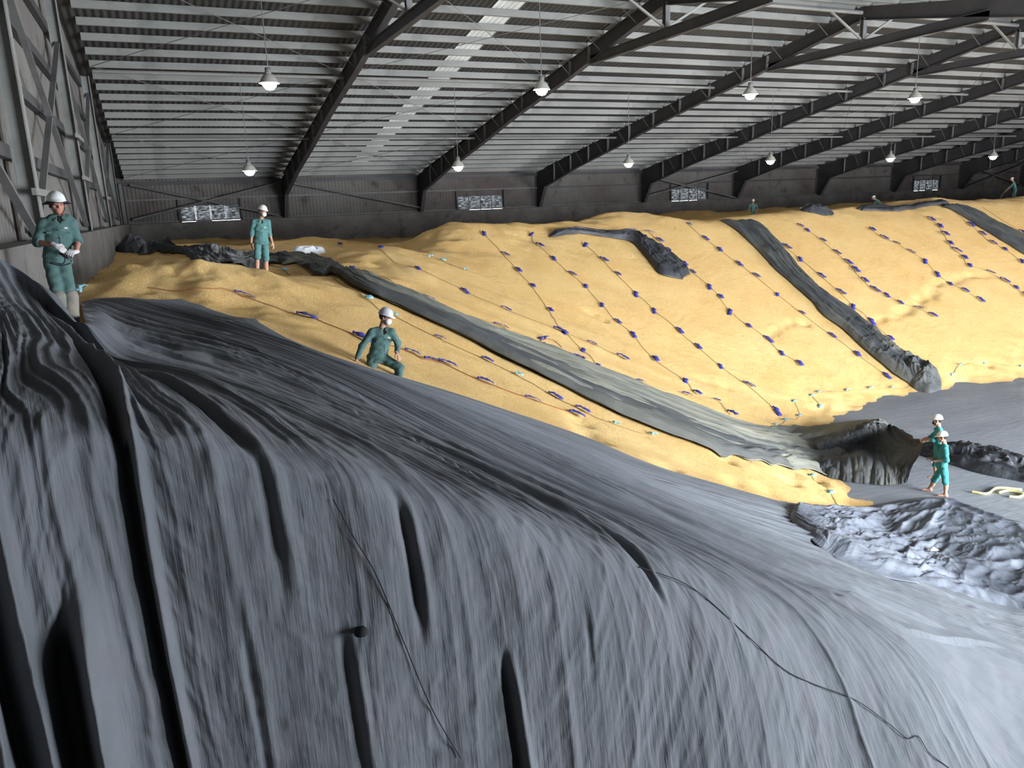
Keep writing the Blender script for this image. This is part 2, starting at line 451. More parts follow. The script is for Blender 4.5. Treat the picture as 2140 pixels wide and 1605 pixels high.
# roof: sheets, skylight strip, purlins, struts, bracing rods
ceiling = tag(empty('ceiling', (0, 0, 0)), 'pitched sheet-metal roof on pale purlins', None, kind='structure')
PT = .24
def roof_fx(x, y, d): return (x, y, roof_z(y) + PT + .01 + d)
for k in range(len(FX) - 1):
    xa, xb = (XL - .3 if k == 0 else FX[k]), FX[k + 1]
    if k == 1:
        corr_obj('roof_sheet', 'roof_sheet', ceiling, xa, 11.3, YR, YF + .4, roof_fx)
        corr_obj('skylight_strip', 'skylight', ceiling, 11.3, 12.3, YR + 1.2, 49.5, roof_fx)
        corr_obj('roof_sheet', 'roof_sheet', ceiling, 11.3, 12.3, YR, YR + 1.2, roof_fx)
        corr_obj('roof_sheet', 'roof_sheet', ceiling, 11.3, 12.3, 49.5, YF + .4, roof_fx)
        corr_obj('roof_sheet', 'roof_sheet', ceiling, 12.3, xb, YR, YF + .4, roof_fx)
    else:
        corr_obj('roof_sheet', 'roof_sheet', ceiling, xa, xb, YR, YF + .4, roof_fx)
    corr_obj('roof_sheet', 'roof_sheet', ceiling, xa, xb, YR, YN - .4, roof_fx)
mb = MB(); L2 = BAY - .02; t = .006
mb.box(0, L2, -.004, .004, 0, PT); mb.box(0, L2, -.004, .075, 0, .008); mb.box(0, L2, -.004, .075, PT - .008, PT); mb.box(0, L2, .067, .075, 0, .03)
pur_me = mb.mesh('purlin', 'galvanised')
NP = 23
for k in range(len(FX) - 1):
    for i in range(NP):
        y = YR + .35 + i * 1.262
        o = link('purlin', pur_me, ceiling); o.location = (FX[k] + .01, y, roof_z(y))
    for i in range(7):
        y = YR - .35 - i * 1.262
        o = link('purlin', pur_me, ceiling); o.location = (FX[k] + .01, y, roof_z(y)); 
SY = [23.5, 32.2, 41.2, 50.6]
for k in range(len(FX) - 1):
    for y, zz in ((32.2, -.48), (41.2, -.55)):
        pipe(ceiling, 'strut', (FX[k] + .1, y, roof_z(y) + zz + .2), (FX[k + 1] - .1, y, roof_z(y) + zz + .2), .06, 'galvanised')
    pipe(ceiling, 'strut', (FX[k] + .1, YR, ZR - .22), (FX[k + 1] - .1, YR, ZR - .22), .07, 'galvanised')
for k in (0, 1, 4):
    for i in range(3):
        ya, yb2 = SY[i], SY[i + 1]
        for p, q in ((ya, yb2), (yb2, ya)):
            pipe(ceiling, 'brace_rod', (FX[k] + .1, p, roof_z(p) - .12), (FX[k + 1] - .1, q, roof_z(q) - .12), .012, 'steel_grey')

# portal frames
def ib_web(y): return 0
DEP = [(23.5, .46), (27.0, .52), (30.0, .62), (36.0, .66), (41.0, .85), (46.0, .95), (50.85, 1.25)]
def dep(y):
    return float(np.interp(y, [d[0] for d in DEP], [d[1] for d in DEP]))
OY, OZ = 52.1, WT
def make_frame(root):
    FW = .24
    def rafter(sgn):
        m = MB()
        ys = [23.5, 27, 30, 33, 36, 38.5, 41, 43.5, 46, 48.5, 50.85]
        top = [(YR + sgn * (y - YR), roof_z(y)) for y in ys]
        bot = [(YR + sgn * (y - YR), roof_z(y) - dep(y)) for y in ys]
        for i in range(len(ys) - 1):
            m.prism([(0, top[i][0] - OY, top[i][1] - OZ), (0, top[i + 1][0] - OY, top[i + 1][1] - OZ), (0, bot[i + 1][0] - OY, bot[i + 1][1] - OZ), (0, bot[i][0] - OY, bot[i][1] - OZ)], (.014, 0, 0))
            for L_, in ((top,), (bot,)):
                m.beam((0, L_[i][0] - OY, L_[i][1] - OZ - .01), (0, L_[i + 1][0] - OY, L_[i + 1][1] - OZ - .01), FW, .022)
        return m
    rafter(1).build('rafter', 'steel_dark', root)
    rafter(-1).build('rafter', 'steel_dark', root)
    for sgn in (1, -1):
        m = MB(); Yf = lambda y: YR + sgn * (y - YR) - OY
        zk = roof_z(50.85) - dep(50.85) - OZ; zt = roof_z(52.35) - OZ
        if sgn == 1: zb = 0
        else: zb = -OZ
        yb_ = 51.85
        m.prism([(0, Yf(52.35), zb), (0, Yf(52.35), zt), (0, Yf(50.85), roof_z(50.85) - OZ), (0, Yf(50.85), zk), (0, Yf(yb_), zb)], (.014, 0, 0))
        m.beam((0, Yf(52.35), zb), (0, Yf(52.35), zt), FW, .022, (0, 1, 0))
        m.beam((0, Yf(yb_), zb), (0, Yf(50.85), zk), FW, .022, (0, 1, 0))
        m.beam((0, Yf(50.85), zk), (0, Yf(52.35), zk), FW - .02, .02)
        m.build('column', 'steel_dark', root)
    zb = H + 5.06 - OZ; zt = zb + .34
    m = MB(); ya, yb_ = 28.6 - OY, 18.4 - OY
    m.box(-.007, .007, yb_, ya, zb, zt); m.box(-.1, .1, yb_, ya, zb, zb + .02); m.box(-.1, .1, yb_, ya, zt - .02, zt)
    m.build('tie_beam', 'steel_dark', root)
    m = MB(); m.box(-.007, .007, YR - OY - .09, YR - OY + .09, zt, ZR - .4 - OZ); m.box(-.09, .09, YR - OY - .1, YR - OY - .08, zt, ZR - .4 - OZ); m.box(-.09, .09, YR - OY + .08, YR - OY + .1, zt, ZR - .4 - OZ)
    m.build('king_post', 'steel_grey', root)
    for s in (1, -1):
        m = MB(); m.beam((0.0, YR - OY, zt), (s * 1.7, YR - OY, ZR - .25 - OZ), .07, .07); m.build('ridge_brace', 'galvanised', root)
    for y in (49.4, 47, 44.6, 42.2, 39.8, 37.4, 35, 32.6, 30.2, 28.6):
        z1 = roof_z(y) - OZ - .03; z0 = z1 - dep(y) + .04
        m = MB(); m.box(-.12, -.008, y - OY - .035, y - OY + .035, z0, z1); m.box(.008, .12, y - OY - .006, y - OY + .006, z0, z1)
        m.build('stiffener', 'steel_grey', root)
    for i in (1, 3, 5, 7, 9, 11, 13, 15, 17, 19):
        y = YR + .35 + i * 1.262 + .06
        m = MB(); m.beam((-.72, y - OY, roof_z(y) - OZ + .05), (-.08, y - OY, roof_z(y) - dep(y) - OZ + .06), .04, .012); m.build('fly_brace', 'steel_grey', root)
ORD = ['against the left gable wall', 'first from the left gable wall', 'second from the left gable wall', 'third from the left gable wall', 'fourth from the left gable wall',
       'fifth from the left gable wall', 'sixth from the left gable wall', 'seventh from the left gable wall', 'eighth from the left gable wall', 'ninth from the left gable wall']
proto = None
for k in range(1, 10):
    root = empty('portal_frame', (FX[k], OY, OZ), 'dark steel portal frame with tapered rafter, ' + ORD[k], 'frame', 'roof frames of the hall')
    if proto is None:
        make_frame(root); proto = root
    else:
        for ch in list(proto.children):
            c = ch.copy(); COL.objects.link(c); c.parent = root

# high-bay lamps
mb = MB(); mb.lathe([(.03, .28), (.09, .27), (.10, .14), (.07, .12)], 14); lamp_house = mb.mesh('lamp_housing', 'steel_grey', True)
mb = MB(); mb.lathe([(.07, .12), (.16, .06), (.24, -.06), (.29, -.16), (.30, -.17), (.285, -.155), (.23, -.055), (.15, .05)], 20); lamp_shade = mb.mesh('lamp_shade', 'shade', True)
mb = MB(); mb.lathe([(.001, -.36), (.12, -.33), (.20, -.23), (.20, -.12), (.05, .06)], 12); bulb_me = mb.mesh('bulb', 'bulb', True)
mb = MB(); mb.lathe([(.001, -.36), (.12, -.33), (.20, -.23), (.20, -.12), (.05, .06)], 12); bulb_warm = mb.mesh('bulb', 'bulb_warm', True)
def lamp(x, y, z, label, warm, power):
    root = empty('hanging_lamp', (x, y, z), label, 'lamp', 'hanging lamps under the roof')
    link('lamp_housing', lamp_house, root); link('lamp_shade', lamp_shade, root); link('bulb', bulb_warm if warm else bulb_me, root)
    m = MB(); m.tube([(0, 0, .27), (0, 0, roof_z(y) - z + .06)], .014, 6); m.build('rod', 'steel_grey', root)
    l = bpy.data.lights.new('lamp_light', 'POINT'); l.energy = power; l.color = (1, .95, .85) if warm else (.88, .94, 1); l.shadow_soft_size = .15
    o = bpy.data.objects.new('lamp_light', l); COL.objects.link(o); o.parent = root; o.location = (0, 0, -.25)
NTH = ['nearest the left gable', 'second from the left gable', 'third from the left gable', 'fourth from the left gable', 'fifth from the left gable', 'sixth from the left gable']
for k in range(6):
    lamp(3.6 + 9 * k, 33.96, H + 1.65, 'bell-shaped lamp of the low row near the far wall, ' + NTH[k], k in (1, 2, 3), 270)
for k in range(4):
    lamp(3.5 + 9 * k, 25.12, H + 3.75, 'bell-shaped lamp of the high row under the ridge, ' + NTH[k], k == 1, 380)
for k in range(4):
    lamp(4.6 + 9 * k, 13.06, H + 4.15, 'bell-shaped lamp of the row above the camera side, ' + NTH[k], False, 800)
# ================================================================== THE CORN
TOE_PX = [(2140, 792), (2000, 811), (1900, 824), (1800, 851), (1735, 880), (1690, 906)]
toe = [(110., 16.6), (60., 16.4), (36., 16.2)] + [tuple(onplane(px, py, 2, 0.)[:2]) for px, py in TOE_PX]
toe += [(14.2, 13.6), (13.35, 12.0)] + [tuple(onplane(px, py, 2, 0.)[:2]) for px, py in ((1815, 1035), (1822, 1060))]
toe += [(11.9, 9.4), (11.4, 7.2), (10.8, 5.4), (10.3, 4.4), (10.0, 0.0)]
TOE = np.array(toe)
FLOORPOLY = np.array(toe + [(10., -20.), (110., -20.)])
def inside(poly, x, y):
    c = np.zeros(np.shape(x), bool); n = len(poly)
    for i in range(n):
        x1, y1 = poly[i]; x2, y2 = poly[(i + 1) % n]
        if y1 == y2: continue
        cond = (y1 > y) != (y2 > y)
        c ^= cond & (x < (x2 - x1) * (y - y1) / (y2 - y1) + x1)
    return c
def toe_dist(x, y):
    d = np.full(np.shape(x), 1e9)
    for i in range(len(TOE) - 1):
        ax, ay = TOE[i]; bx, by = TOE[i + 1]
        t = np.clip(((x - ax) * (bx - ax) + (y - ay) * (by - ay)) / ((bx - ax) ** 2 + (by - ay) ** 2), 0, 1)
        d = np.minimum(d, (x - ax - t * (bx - ax)) ** 2 + (y - ay - t * (by - ay)) ** 2)
    d = np.sqrt(d)
    return np.where(inside(FLOORPOLY, x, y), -d, d)
# bumps on the top of the heap: x, y, height, radius x, radius y
BUMPS = [(-.3, 15.0, .62, 1.3, 1.6), (.9, 14.6, .35, .9, 1.3), (2.2, 15.6, .30, 1.4, 1.3), (-1.2, 13.0, .20, 1.0, 1.2), (5.9, 22.5, .35, 2.2, 1.6),
         (9.7, 26.8, .75, 2.0, 1.8), (12.2, 28.0, .35, 1.6, 2.0), (14.8, 27.3, .25, 1.6, 1.6), (18.2, 29.5, .65, 2.6, 2.0), (22, 27.0, .15, 2, 1.6),
         (2.0, 19.2, -.25, 3.0, 1.2), (7.0, 27.5, -.35, 1.6, 3.0), (26, 28.0, .2, 3, 2), (32, 28.5, .25, 3, 2), (38, 29.5, .45, 3.5, 2.2), (46, 30, .3, 4, 2.5),
         (52, 31, .5, 4, 3), (60, 32, .4, 5, 3), (1.0, 32.0, .25, 5, 2.0), (6.5, 37.0, .45, 3.5, 2.5), (14, 44, .2, 4, 3), (2, 45, .25, 5, 2.5), (24, 37, .55, 4, 2.5),
         (30, 42, .45, 5, 3), (40, 42, .5, 6, 3), (50, 44, .5, 6, 3), (28, 33, -.3, 6, 2.2), (40, 34.5, -.25, 6, 2)]
TRACKS = [[(1602, 700), (1640, 683), (1672, 672)], [(1823, 669), (1865, 660), (1905, 640), (1940, 618), (1965, 590), (2010, 580), (2060, 574)], [(1240, 655), (1262, 668)],
          [(1205, 878), (1225, 908), (1250, 912)], [(1480, 795), (1510, 803)]]
_tr = []
def G(x, y, detail=True):
    x = np.asarray(x, float); y = np.asarray(y, float)
    d = toe_dist(x, y)
    if detail:
        d = d + .22 * fbm(x * .9, y * .9, 3, 5) * np.exp(-np.abs(d) / 1.5)
    sd = np.where(d > 0, np.sqrt(d * d + .12) - .346, d * .5)
    a = .475 * sd
    P = 5.02 + .10 * fbm(x * .22, y * .22, 3, 1)
    for bx, by, bh, rx, ry in BUMPS:
        P = P + bh * np.exp(-((x - bx) / rx) ** 2 - ((y - by) / ry) ** 2)
    P = P + .42 * np.exp(-((y - 27.3) / 2.6) ** 2) * sstep(10, 18, x)
    P = P - .32 * sstep(29.5, 36, y) - .45 * np.exp(-((x - 13.5) / 6.5) ** 2) * sstep(28.5, 33, y)
    k = .28
    h = -k * np.logaddexp(-a / k, -P / k)
    if detail:
        top = sstep(-1.2, .6, a - P)
        tramp = np.exp(-((x - .3) / 1.9) ** 2 - ((y - 14.6) / 2.0) ** 2)
        h = h + tramp * (.13 * fbm(x * 1.5, y * 1.1, 3, 77) + .10 * (ridged(x * .9, y * 1.3, 2, 78) - .4))
        h = h + top * (.16 * fbm(x * .8, y * .8, 3, 9) + .09 * (ridged(x * .5 + .3 * y, y * .9, 2, 4) - .4))
        sl = sstep(.2, 2.0, d) * (1 - top)
        # rills running down the slope, lumps at the foot
        gx = np.where(x > 17, x, x * .35 + y * .95)
        h = h + sl * (.045 * fbm(gx * 1.1, (y if True else x) * .12, 3, 21) + .02 * fbm(x * 2.2, y * 1.6, 2, 33))
        h = h + .07 * fbm(x * 2.4, y * 2.4, 3, 41) * np.exp(-((d - .7) / .8) ** 2)
        for tx, ty, ta, trr in _tr:
            m_ = (np.abs(x - tx) < trr * 3) & (np.abs(y - ty) < trr * 3)
            if np.any(m_):
                h = h - np.where(m_, ta * np.exp(-((x - tx) ** 2 + (y - ty) ** 2) / trr ** 2), 0)
    return h
TS = np.concatenate([np.linspace(5, 30, 700), np.linspace(30.05, 110, 500)])
def hit(px, py, off=0.0):
    """pixel -> point where its ray meets the heap or the floor"""
    r = ray(px, py); r = r / np.linalg.norm(r)
    P = np.array([0, 0, H])[None] + r[None] * TS[:, None]
    g = np.maximum(G(P[:, 0], P[:, 1]), 0) + off
    b = np.where(P[:, 2] < g)[0]
    if len(b) == 0: return P[-1]
    i = b[0]
    if i == 0: return P[0]
    f0 = P[i - 1, 2] - g[i - 1]; f1 = P[i, 2] - g[i]
    t = f0 / (f0 - f1)
    return P[i - 1] + (P[i] - P[i - 1]) * t
def hits(L_, off=0.0): return np.array([hit(a, b, off) for a, b in L_])
def ground(x, y): return np.maximum(G(x, y), 0)
def densify(P, step):
    P = np.asarray(P, float); out = [P[0]]
    for a, b in zip(P[:-1], P[1:]):
        n = max(1, int(np.linalg.norm(b - a) / step))
        for i in range(1, n + 1): out.append(a + (b - a) * i / n)
    return np.array(out)
def catmull(P, n):
    """resample a control polyline smoothly into n points"""
    P = np.asarray(P, float); m = len(P)
    Q = np.vstack([2 * P[0] - P[1], P, 2 * P[-1] - P[-2]])
    s = np.linspace(0, m - 1 - 1e-6, n); i = s.astype(int); t = (s - i)[:, None]
    a, b, c, d = Q[i], Q[i + 1], Q[i + 2], Q[i + 3]
    return .5 * ((2 * b) + (c - a) * t + (2 * a - 5 * b + 4 * c - d) * t ** 2 + (3 * b - a - 3 * c + d) * t ** 3)
for tr in TRACKS:
    p = densify(np.array([hit(*q) for q in tr]), .38)
    for q in p: _tr.append((q[0] + random.uniform(-.12, .12), q[1] + random.uniform(-.12, .12), random.uniform(.06, .13), random.uniform(.14, .24)))
for px, py in ((1235, 905), (1300, 968), (1610, 960), (1560, 1010), (1660, 985), (1690, 1020), (1450, 1000), (1750, 1030), (1780, 880), (1745, 865), (1850, 830), (2010, 800), (2075, 775), (1560, 975)):
    q = hit(px, py)
    for j in range(3): _tr.append((q[0] + random.uniform(-.5, .5), q[1] + random.uniform(-.5, .5), random.uniform(.05, .10), random.uniform(.14, .25)))

def geo(a, b, s0, s1):
    out = [a]; 
    while out[-1] < b:
        f = (out[-1] - a) / (b - a); out.append(out[-1] + s0 + (s1 - s0) * f)
    return np.array(out)
xs = geo(XI + .004, FX[-1] - .2, .055, .26)
ys = np.concatenate([np.arange(5.4, 20, .075), geo(20, 51.35, .085, .22)])
ys[-1] = 51.59
XX, YY = np.meshgrid(xs, ys, indexing='ij')
ZZ = G(XX, YY)
ZZ = ZZ - .45 * sstep(8.6, 7.4, YY) * sstep(1, 3, XX)
V = np.stack([XX, YY, ZZ], -1).reshape(-1, 3)
Q = grid_quads(len(xs), len(ys))
keep = ZZ.reshape(-1)[Q].max(1) > -.12
Q = Q[keep]
used = np.unique(Q); remap = np.full(len(V), -1); remap[used] = np.arange(len(used))
me = mesh_arr('corn_pile', V[used], remap[Q], 'corn')
corn = link('corn_pile', me)
tag(corn, 'huge sloping heap of loose golden corn kernels filling the hall', 'corn', kind='stuff')

# ================================================================== THE BIG TARP IN FRONT
def big_tarp():
    NU, NV = 1150, 460
    # along the fold edge: u (metres), start point, fold-edge point
    K = np.array([
        # u,   start x, y, z(rel. eye),    edge x, y
        [0.0, -1.70, 5.6, -.22, -1.50, 4.75],
        [0.8, -1.74, 7.9, -.24, -1.02, 4.95],
        [1.25, -1.70, 9.0, -.27, -.70, 5.00],
        [1.5, -1.28, 8.9, -.52, -.42, 5.00],
        [1.9, -.84, 8.1, -.98, -.10, 5.00],
        [3.2, -.76, 7.95, -.98, 1.2, 5.00],
        [5.0, -.74, 8.3, -1.04, 3.0, 5.02],
        [7.0, -.66, 8.8, -1.10, 5.0, 5.05],
        [9.5, -.52, 9.6, -1.15, 7.5, 5.10],
        [12.0, -.25, 10.7, -1.2, 10.0, 5.6],
        [13.5, .0, 11.6, -1.25, 11.2, 7.2],
        [15.5, .18, 12.4, -1.3, 12.1, 9.3],
        [17.2, .40, 13.2, -1.35, 12.35, 10.6]])
    u = np.linspace(0, 17.2, NU)
    col = lambda i: np.interp(u, K[:, 0], K[:, i])
    def sm(a, w=18):
        k = np.ones(w) / w; p = np.pad(a, w, mode='edge'); return np.convolve(p, k, 'same')[w:-w]
    sx, sy, sz, ex, ey = [sm(col(i)) for i in range(1, 6)]
    su = [5.0, 7.0, 9.5, 12.0, 13.5, 15.5, 17.2]
    sp = hits([(158, 646), (172, 640), (205, 633), (265, 628), (310, 627), (350, 628), (380, 631)])
    wS = sstep(4.0, 7.0, u)
    sx, sy, sz = [a_ * (1 - wS) + wS * (np.interp(u, su, sp[:, i]) - (H - .04 if i == 2 else 0)) for i, a_ in enumerate((sx, sy, sz))]
    # the free upper edge, read from the photograph and laid on the heap
    E_PX = [(380, 631), (480, 665), (600, 712), (740, 766), (840, 792), (960, 828), (1100, 874), (1220, 915), (1350, 970), (1460, 1003), (1560, 1032), (1640, 1052), (1722, 1066)]
    EP = hits(E_PX)
    NA = 240
    tA = np.linspace(0, 1, NA)
    free = catmull(EP, NA)
    # top part of every strand
    PA = np.zeros((NU, NA, 3))
    c1 = np.stack([sx + .42 * (ex - sx) + .06 * np.maximum(ex, 0), sy + (.10 + .50 * sstep(3.5, 8.5, u)) * (ey - sy)], -1)
    for a in range(2):
        s_ = (sx, sy)[a]; e_ = (ex, ey)[a]
        c_ = c1[:, a]
        PA[:, :, a] = ((1 - tA) ** 2)[None] * s_[:, None] + (2 * tA * (1 - tA))[None] * c_[:, None] + (tA ** 2)[None] * e_[:, None]
    # bend the last strands onto the free edge
    w = np.clip((u - 9.0) / 8.2, 0, 1)[:, None, None]
    i9 = int(np.searchsorted(u, 9.0))
    PA[i9:, :, :2] = (PA[i9:i9 + 1, :, :2] * (1 - w) + free[None, :, :2] * w)[i9:]
    zg = np.maximum(G(PA[:, :, 0], PA[:, :, 1], False), 0)
    zc = H - 1.24 - .5 * np.log1p(np.exp((PA[:, :, 0] + .10) * 6)) / 6     # near shoulder of the heap
    near = sstep(9.5, 6.5, PA[:, :, 1])
    zs = np.maximum(zg * (1 - near) + np.maximum(zc, 0) * near, 0)
    lift = sz + H
    zl = lift[:, None] + (zs[:, -1][:, None] - lift[:, None]) * tA[None] ** .8
    left = sstep(2.4, 1.5, u)[:, None]
    st = np.exp(-(tA / .10) ** 2)[None] * (1 - sstep(10, 14, u))[:, None]
    z = zs * (1 - left) + zl * left
    z = z * (1 - st) + (lift[:, None]) * st
    gfull = np.maximum(G(PA[:, :, 0], PA[:, :, 1], True), 0)
    z = np.maximum(z, (gfull + .03) * (PA[:, :, 1] > 5.6))
    PA[:, :, 2] = z + .03 * (1 - sstep(12, 16, u))[:, None]
    # down the front
    NB = 260
    tB = np.linspace(0, 1, NB + 1)[1:]
    zE = PA[:, -1, 2]
    run = .25 + .9 * sstep(2, 9, u)
    PB = np.zeros((NU, NB, 3))
    dirx = np.gradient(PA, axis=1)[:, -1, :2]; dirx /= np.linalg.norm(dirx, axis=1, keepdims=True) + 1e-9
    floorw = sstep(9.2, 11.5, u)
    fo = sstep(10, 15, u)[:, None]; dirx = dirx * (1 - fo) + np.array([[.75, -.66]]) * fo
    L_ = zE + 1.0
    dist = tB[None] * L_[:, None]
    drop = np.minimum(dist, (zE - .03)[:, None])
    fr = drop / np.maximum(zE - .03, .05)[:, None]
    out = np.maximum(dist - drop, 0)
    PB[:, :, 0] = PA[:, -1, 0][:, None] + (.10 * fr * run[:, None] * 2)
    PB[:, :, 1] = PA[:, -1, 1][:, None] - run[:, None] * fr - out * .9
    PB[:, :, 2] = zE[:, None] - drop
    # strands that end on the floor run on across it
    fd = tB[None] * (3.5 + 4 * floorw)[:, None]
    FB = np.zeros_like(PB)
    FB[:, :, 0] = PA[:, -1, 0][:, None] + dirx[:, 0][:, None] * fd
    FB[:, :, 1] = PA[:, -1, 1][:, None] + dirx[:, 1][:, None] * fd
    FB[:, :, 2] = np.maximum(G(FB[:, :, 0], FB[:, :, 1], False), 0) + .03
    fw = floorw[:, None, None]
    PB = PB * (1 - fw) + FB * fw
    PB[:, :, 2] = np.maximum(PB[:, :, 2], .02)
    PP = np.concatenate([PA, PB], 1)
    # equal arc-length resampling
    seg = np.linalg.norm(np.diff(PP, axis=1), axis=2)
    arc = np.concatenate([np.zeros((NU, 1)), np.cumsum(seg, 1)], 1)
    edge_frac = arc[:, NA - 1] / arc[:, -1]
    tv = np.linspace(0, 1, NV)
    RR = np.zeros((NU, NV, 3))
    for i in range(NU):
        a = arc[i] / arc[i, -1]
        for c in range(3): RR[i, :, c] = np.interp(tv, a, PP[i, :, c])
    # round the shoulder: smooth along the strands, more to the right
    def blur_v(A, wd):
        k = np.ones(2 * wd + 1) / (2 * wd + 1)
        B = np.pad(A, ((0, 0), (wd, wd), (0, 0)), mode='edge')
        cs = np.cumsum(np.concatenate([np.zeros((A.shape[0], 1, 3)), B], 1), 1)
        return (cs[:, 2 * wd + 1:] - cs[:, :-(2 * wd + 1)]) / (2 * wd + 1)
    soft = blur_v(blur_v(RR, 6), 6); softer = blur_v(blur_v(RR, 24), 24)
    wr = (sstep(1.0, 6.0, u) * (1 - sstep(12, 15, u)))[:, None, None]
    vv = tv[None]
    ends = (sstep(0, .08, vv) * sstep(1, .92, vv))[:, :, None]
    B0 = soft * (1 - wr) + softer * wr
    RR = RR * (1 - ends) + B0 * ends
    # blur a little across the strands
    for _ in range(2):
        T_ = RR.copy(); T_[3:-3] = (RR[:-6] + RR[1:-5] + RR[2:-4] + RR[3:-3] + RR[4:-2] + RR[5:-1] + RR[6:]) / 7; RR = T_
    du = np.gradient(RR, axis=0); dv = np.gradient(RR, axis=1)
    nrm = np.cross(du, dv); nrm /= np.linalg.norm(nrm, axis=2, keepdims=True) + 1e-9
    flip = np.sign(nrm[:, :, 2].mean()); nrm *= flip
    spacing = np.linalg.norm(du, axis=2) / (u[1] - u[0])      # metres of cloth per metre of u
    spacing = np.clip(spacing, .03, 1.5)
    U = u[:, None] + np.zeros((1, NV)); Vv = tv[None] * arc[:, -1][:, None]
    past = sstep(-.10, .03, tv[None] - edge_frac[:, None])    # 0 on top, 1 on the hanging front
    wob = U + .16 * fbm(Vv * .45, U * .7, 3, 3) + .05 * fbm(Vv * 1.3, U * 1.6, 2, 8)
    D = np.zeros((NU, NV))
    def fold(freq, amp, seed, sharp=1.0, vs_=.16):
        n = ridged(wob * freq, Vv * vs_ * (1 - .75 * past) + seed, 1, seed) ** sharp
        lam = spacing / freq
        return np.minimum(amp, .30 * lam) * (n - .35)
    lf = sstep(4.5, .8, u)[:, None]                           # deeper folds towards the left
    D += fold(1.15, .11, 11, 1.4) * (.28 + 1.0 * lf * lf) * (1 - .72 * past * (1 - lf))
    D += fold(2.6, .06, 12, 1.5) * (1.0 - .72 * past * (1 - .5 * lf))
    D += fold(5.3, .06, 13, 1.5, .12) * (1 - .80 * past)
    D += fold(9.5, .045, 14, 1.3, .2) * (1 - .85 * past)
    D += fold(15.0, .03, 15, 1.2, .3) * (1 - .9 * past)
    D += .010 * fbm(U * 7, Vv * 7, 3, 51) * (.4 + .6 * past) * sstep(.1, .6, spacing)
    D += .022 * (ridged(U * 1.7 + Vv * .5, Vv * 1.4 - U * .3, 3, 61) - .4) * sstep(.2, .8, spacing)
    # long soft rolls of the hanging part
    D += .05 * past * fbm(U * .8 + .2 * fbm(Vv * .3, U, 2, 4), Vv * .18, 2, 71)
    D += past * .045 * (ridged(U * 2.1 + .10 * fbm(Vv * .5, U, 2, 91), Vv * .05, 1, 92) ** 2.2 - .3) * sstep(2.5, 5, u)[:, None]
    # single deep pleats: u, width, depth, from (strand fraction), slant
    for u0, wd, dp, v0, v1, sl in ((.30, .11, .42, .35, 1.2, .00), (.62, .10, .30, .30, 1.2, .01), (.93, .13, .55, .48, 1.2, .02), (1.62, .05, .18, .02, 1.2, .0), (2.05, .05, .03, .45, 1.2, .02), (2.75, .05, .04, .5, 1.2, .02),
                                   (2.35, .06, .04, .12, .5, .02), (3.35, .05, .07, .40, .56, .0), (4.02, .045, .12, .57, .78, .0), (4.75, .035, .035, .58, .66, 0), (5.45, .04, .11, .55, .67, .015), (7.9, .035, .05, .60, .68, .01)):
        x = (U - u0 - sl * Vv + .03 * np.sin(Vv * 1.3 + u0 * 5)) / wd
        env = sstep(v0, v0 + .06, vv) * sstep(v1, v1 - .06, vv)
        prof = -np.exp(-(x + .35) ** 2 * 1.6) + .55 * np.exp(-(x - .75) ** 2 * 1.5)
        D += np.minimum(dp, .9 * spacing * wd * 4) * prof * env
    D = D * sstep(0, .02, vv) 
    edgeu = (.06 + .94 * sstep(17.0, 13.2, u))[:, None] * sstep(17.2, 17.0, u)[:, None]
    D = np.maximum(D, -.35) * edgeu
    P = RR + nrm * D[:, :, None]
    # never below the corn or the floor
    gg = np.maximum(G(P[:, :, 0], P[:, :, 1], True), 0)
    okm = P[:, :, 1] > 5.7
    P[:, :, 2] = np.where(okm, np.maximum(P[:, :, 2], gg + .018), np.maximum(P[:, :, 2], .015))
    P[:, :, 0] = np.where((P[:, :, 2] < ledge(P[:, :, 1]) - .02), np.maximum(P[:, :, 0], XI + .02), P[:, :, 0])
    me = mesh_arr('ground_tarp', P.reshape(-1, 3), grid_quads(NU, NV), 'tarp', uv=np.stack([U, Vv], -1).reshape(-1, 2))
    o = link('ground_tarp', me)
    tag(o, 'huge dark grey tarpaulin draped in long folds over the heap in the foreground', 'tarpaulin')
    return o, P, u, tv
tarp_o, TP, TU, TV = big_tarp()
def tarp_at(px, py):
    """point of the big tarp seen at a pixel (nearest projected vertex)"""
    c = (TP - np.array([0, 0, H])) @ R
    sx = CX - F * c[..., 0] / c[..., 2]; sy = CY + F * c[..., 1] / c[..., 2]
    dd = (sx - px) ** 2 + (sy - py) ** 2 + np.where(c[..., 2] > -.5, 1e9, 0)
    cand = np.where(dd < dd.min() + 30)
    dep_ = -c[..., 2][cand]; j = np.argmin(dep_)
    return TP[cand[0][j], cand[1][j]]
for L_ in ([(700, 1045), (742, 1120), (790, 1205), (850, 1345), (905, 1475), (965, 1590)],
           [(1340, 1178), (1450, 1225), (1560, 1320), (1640, 1395), (1700, 1425), (1790, 1460), (1860, 1510), (1900, 1540), (1925, 1538), (1945, 1570), (1985, 1600)]):
    pts = catmull([tarp_at(*q) for q in L_], 60)
    cam_dir = np.array([0, 0, H]) - pts; cam_dir /= np.linalg.norm(cam_dir, axis=1, keepdims=True)
    m = MB(); m.tube(pts + cam_dir * .02, .0045, 5); s_ = m.build('seam_cord', 'black_cloth', tarp_o)
q = tarp_at(757, 1318)
m = MB(); m.lathe([(.001, .03), (.03, .028), (.045, .01), (.05, -.02)], 10, tuple(q + np.array([0, -.02, .0]))); m.build('rubber_grommet', 'black_cloth', tarp_o, True)

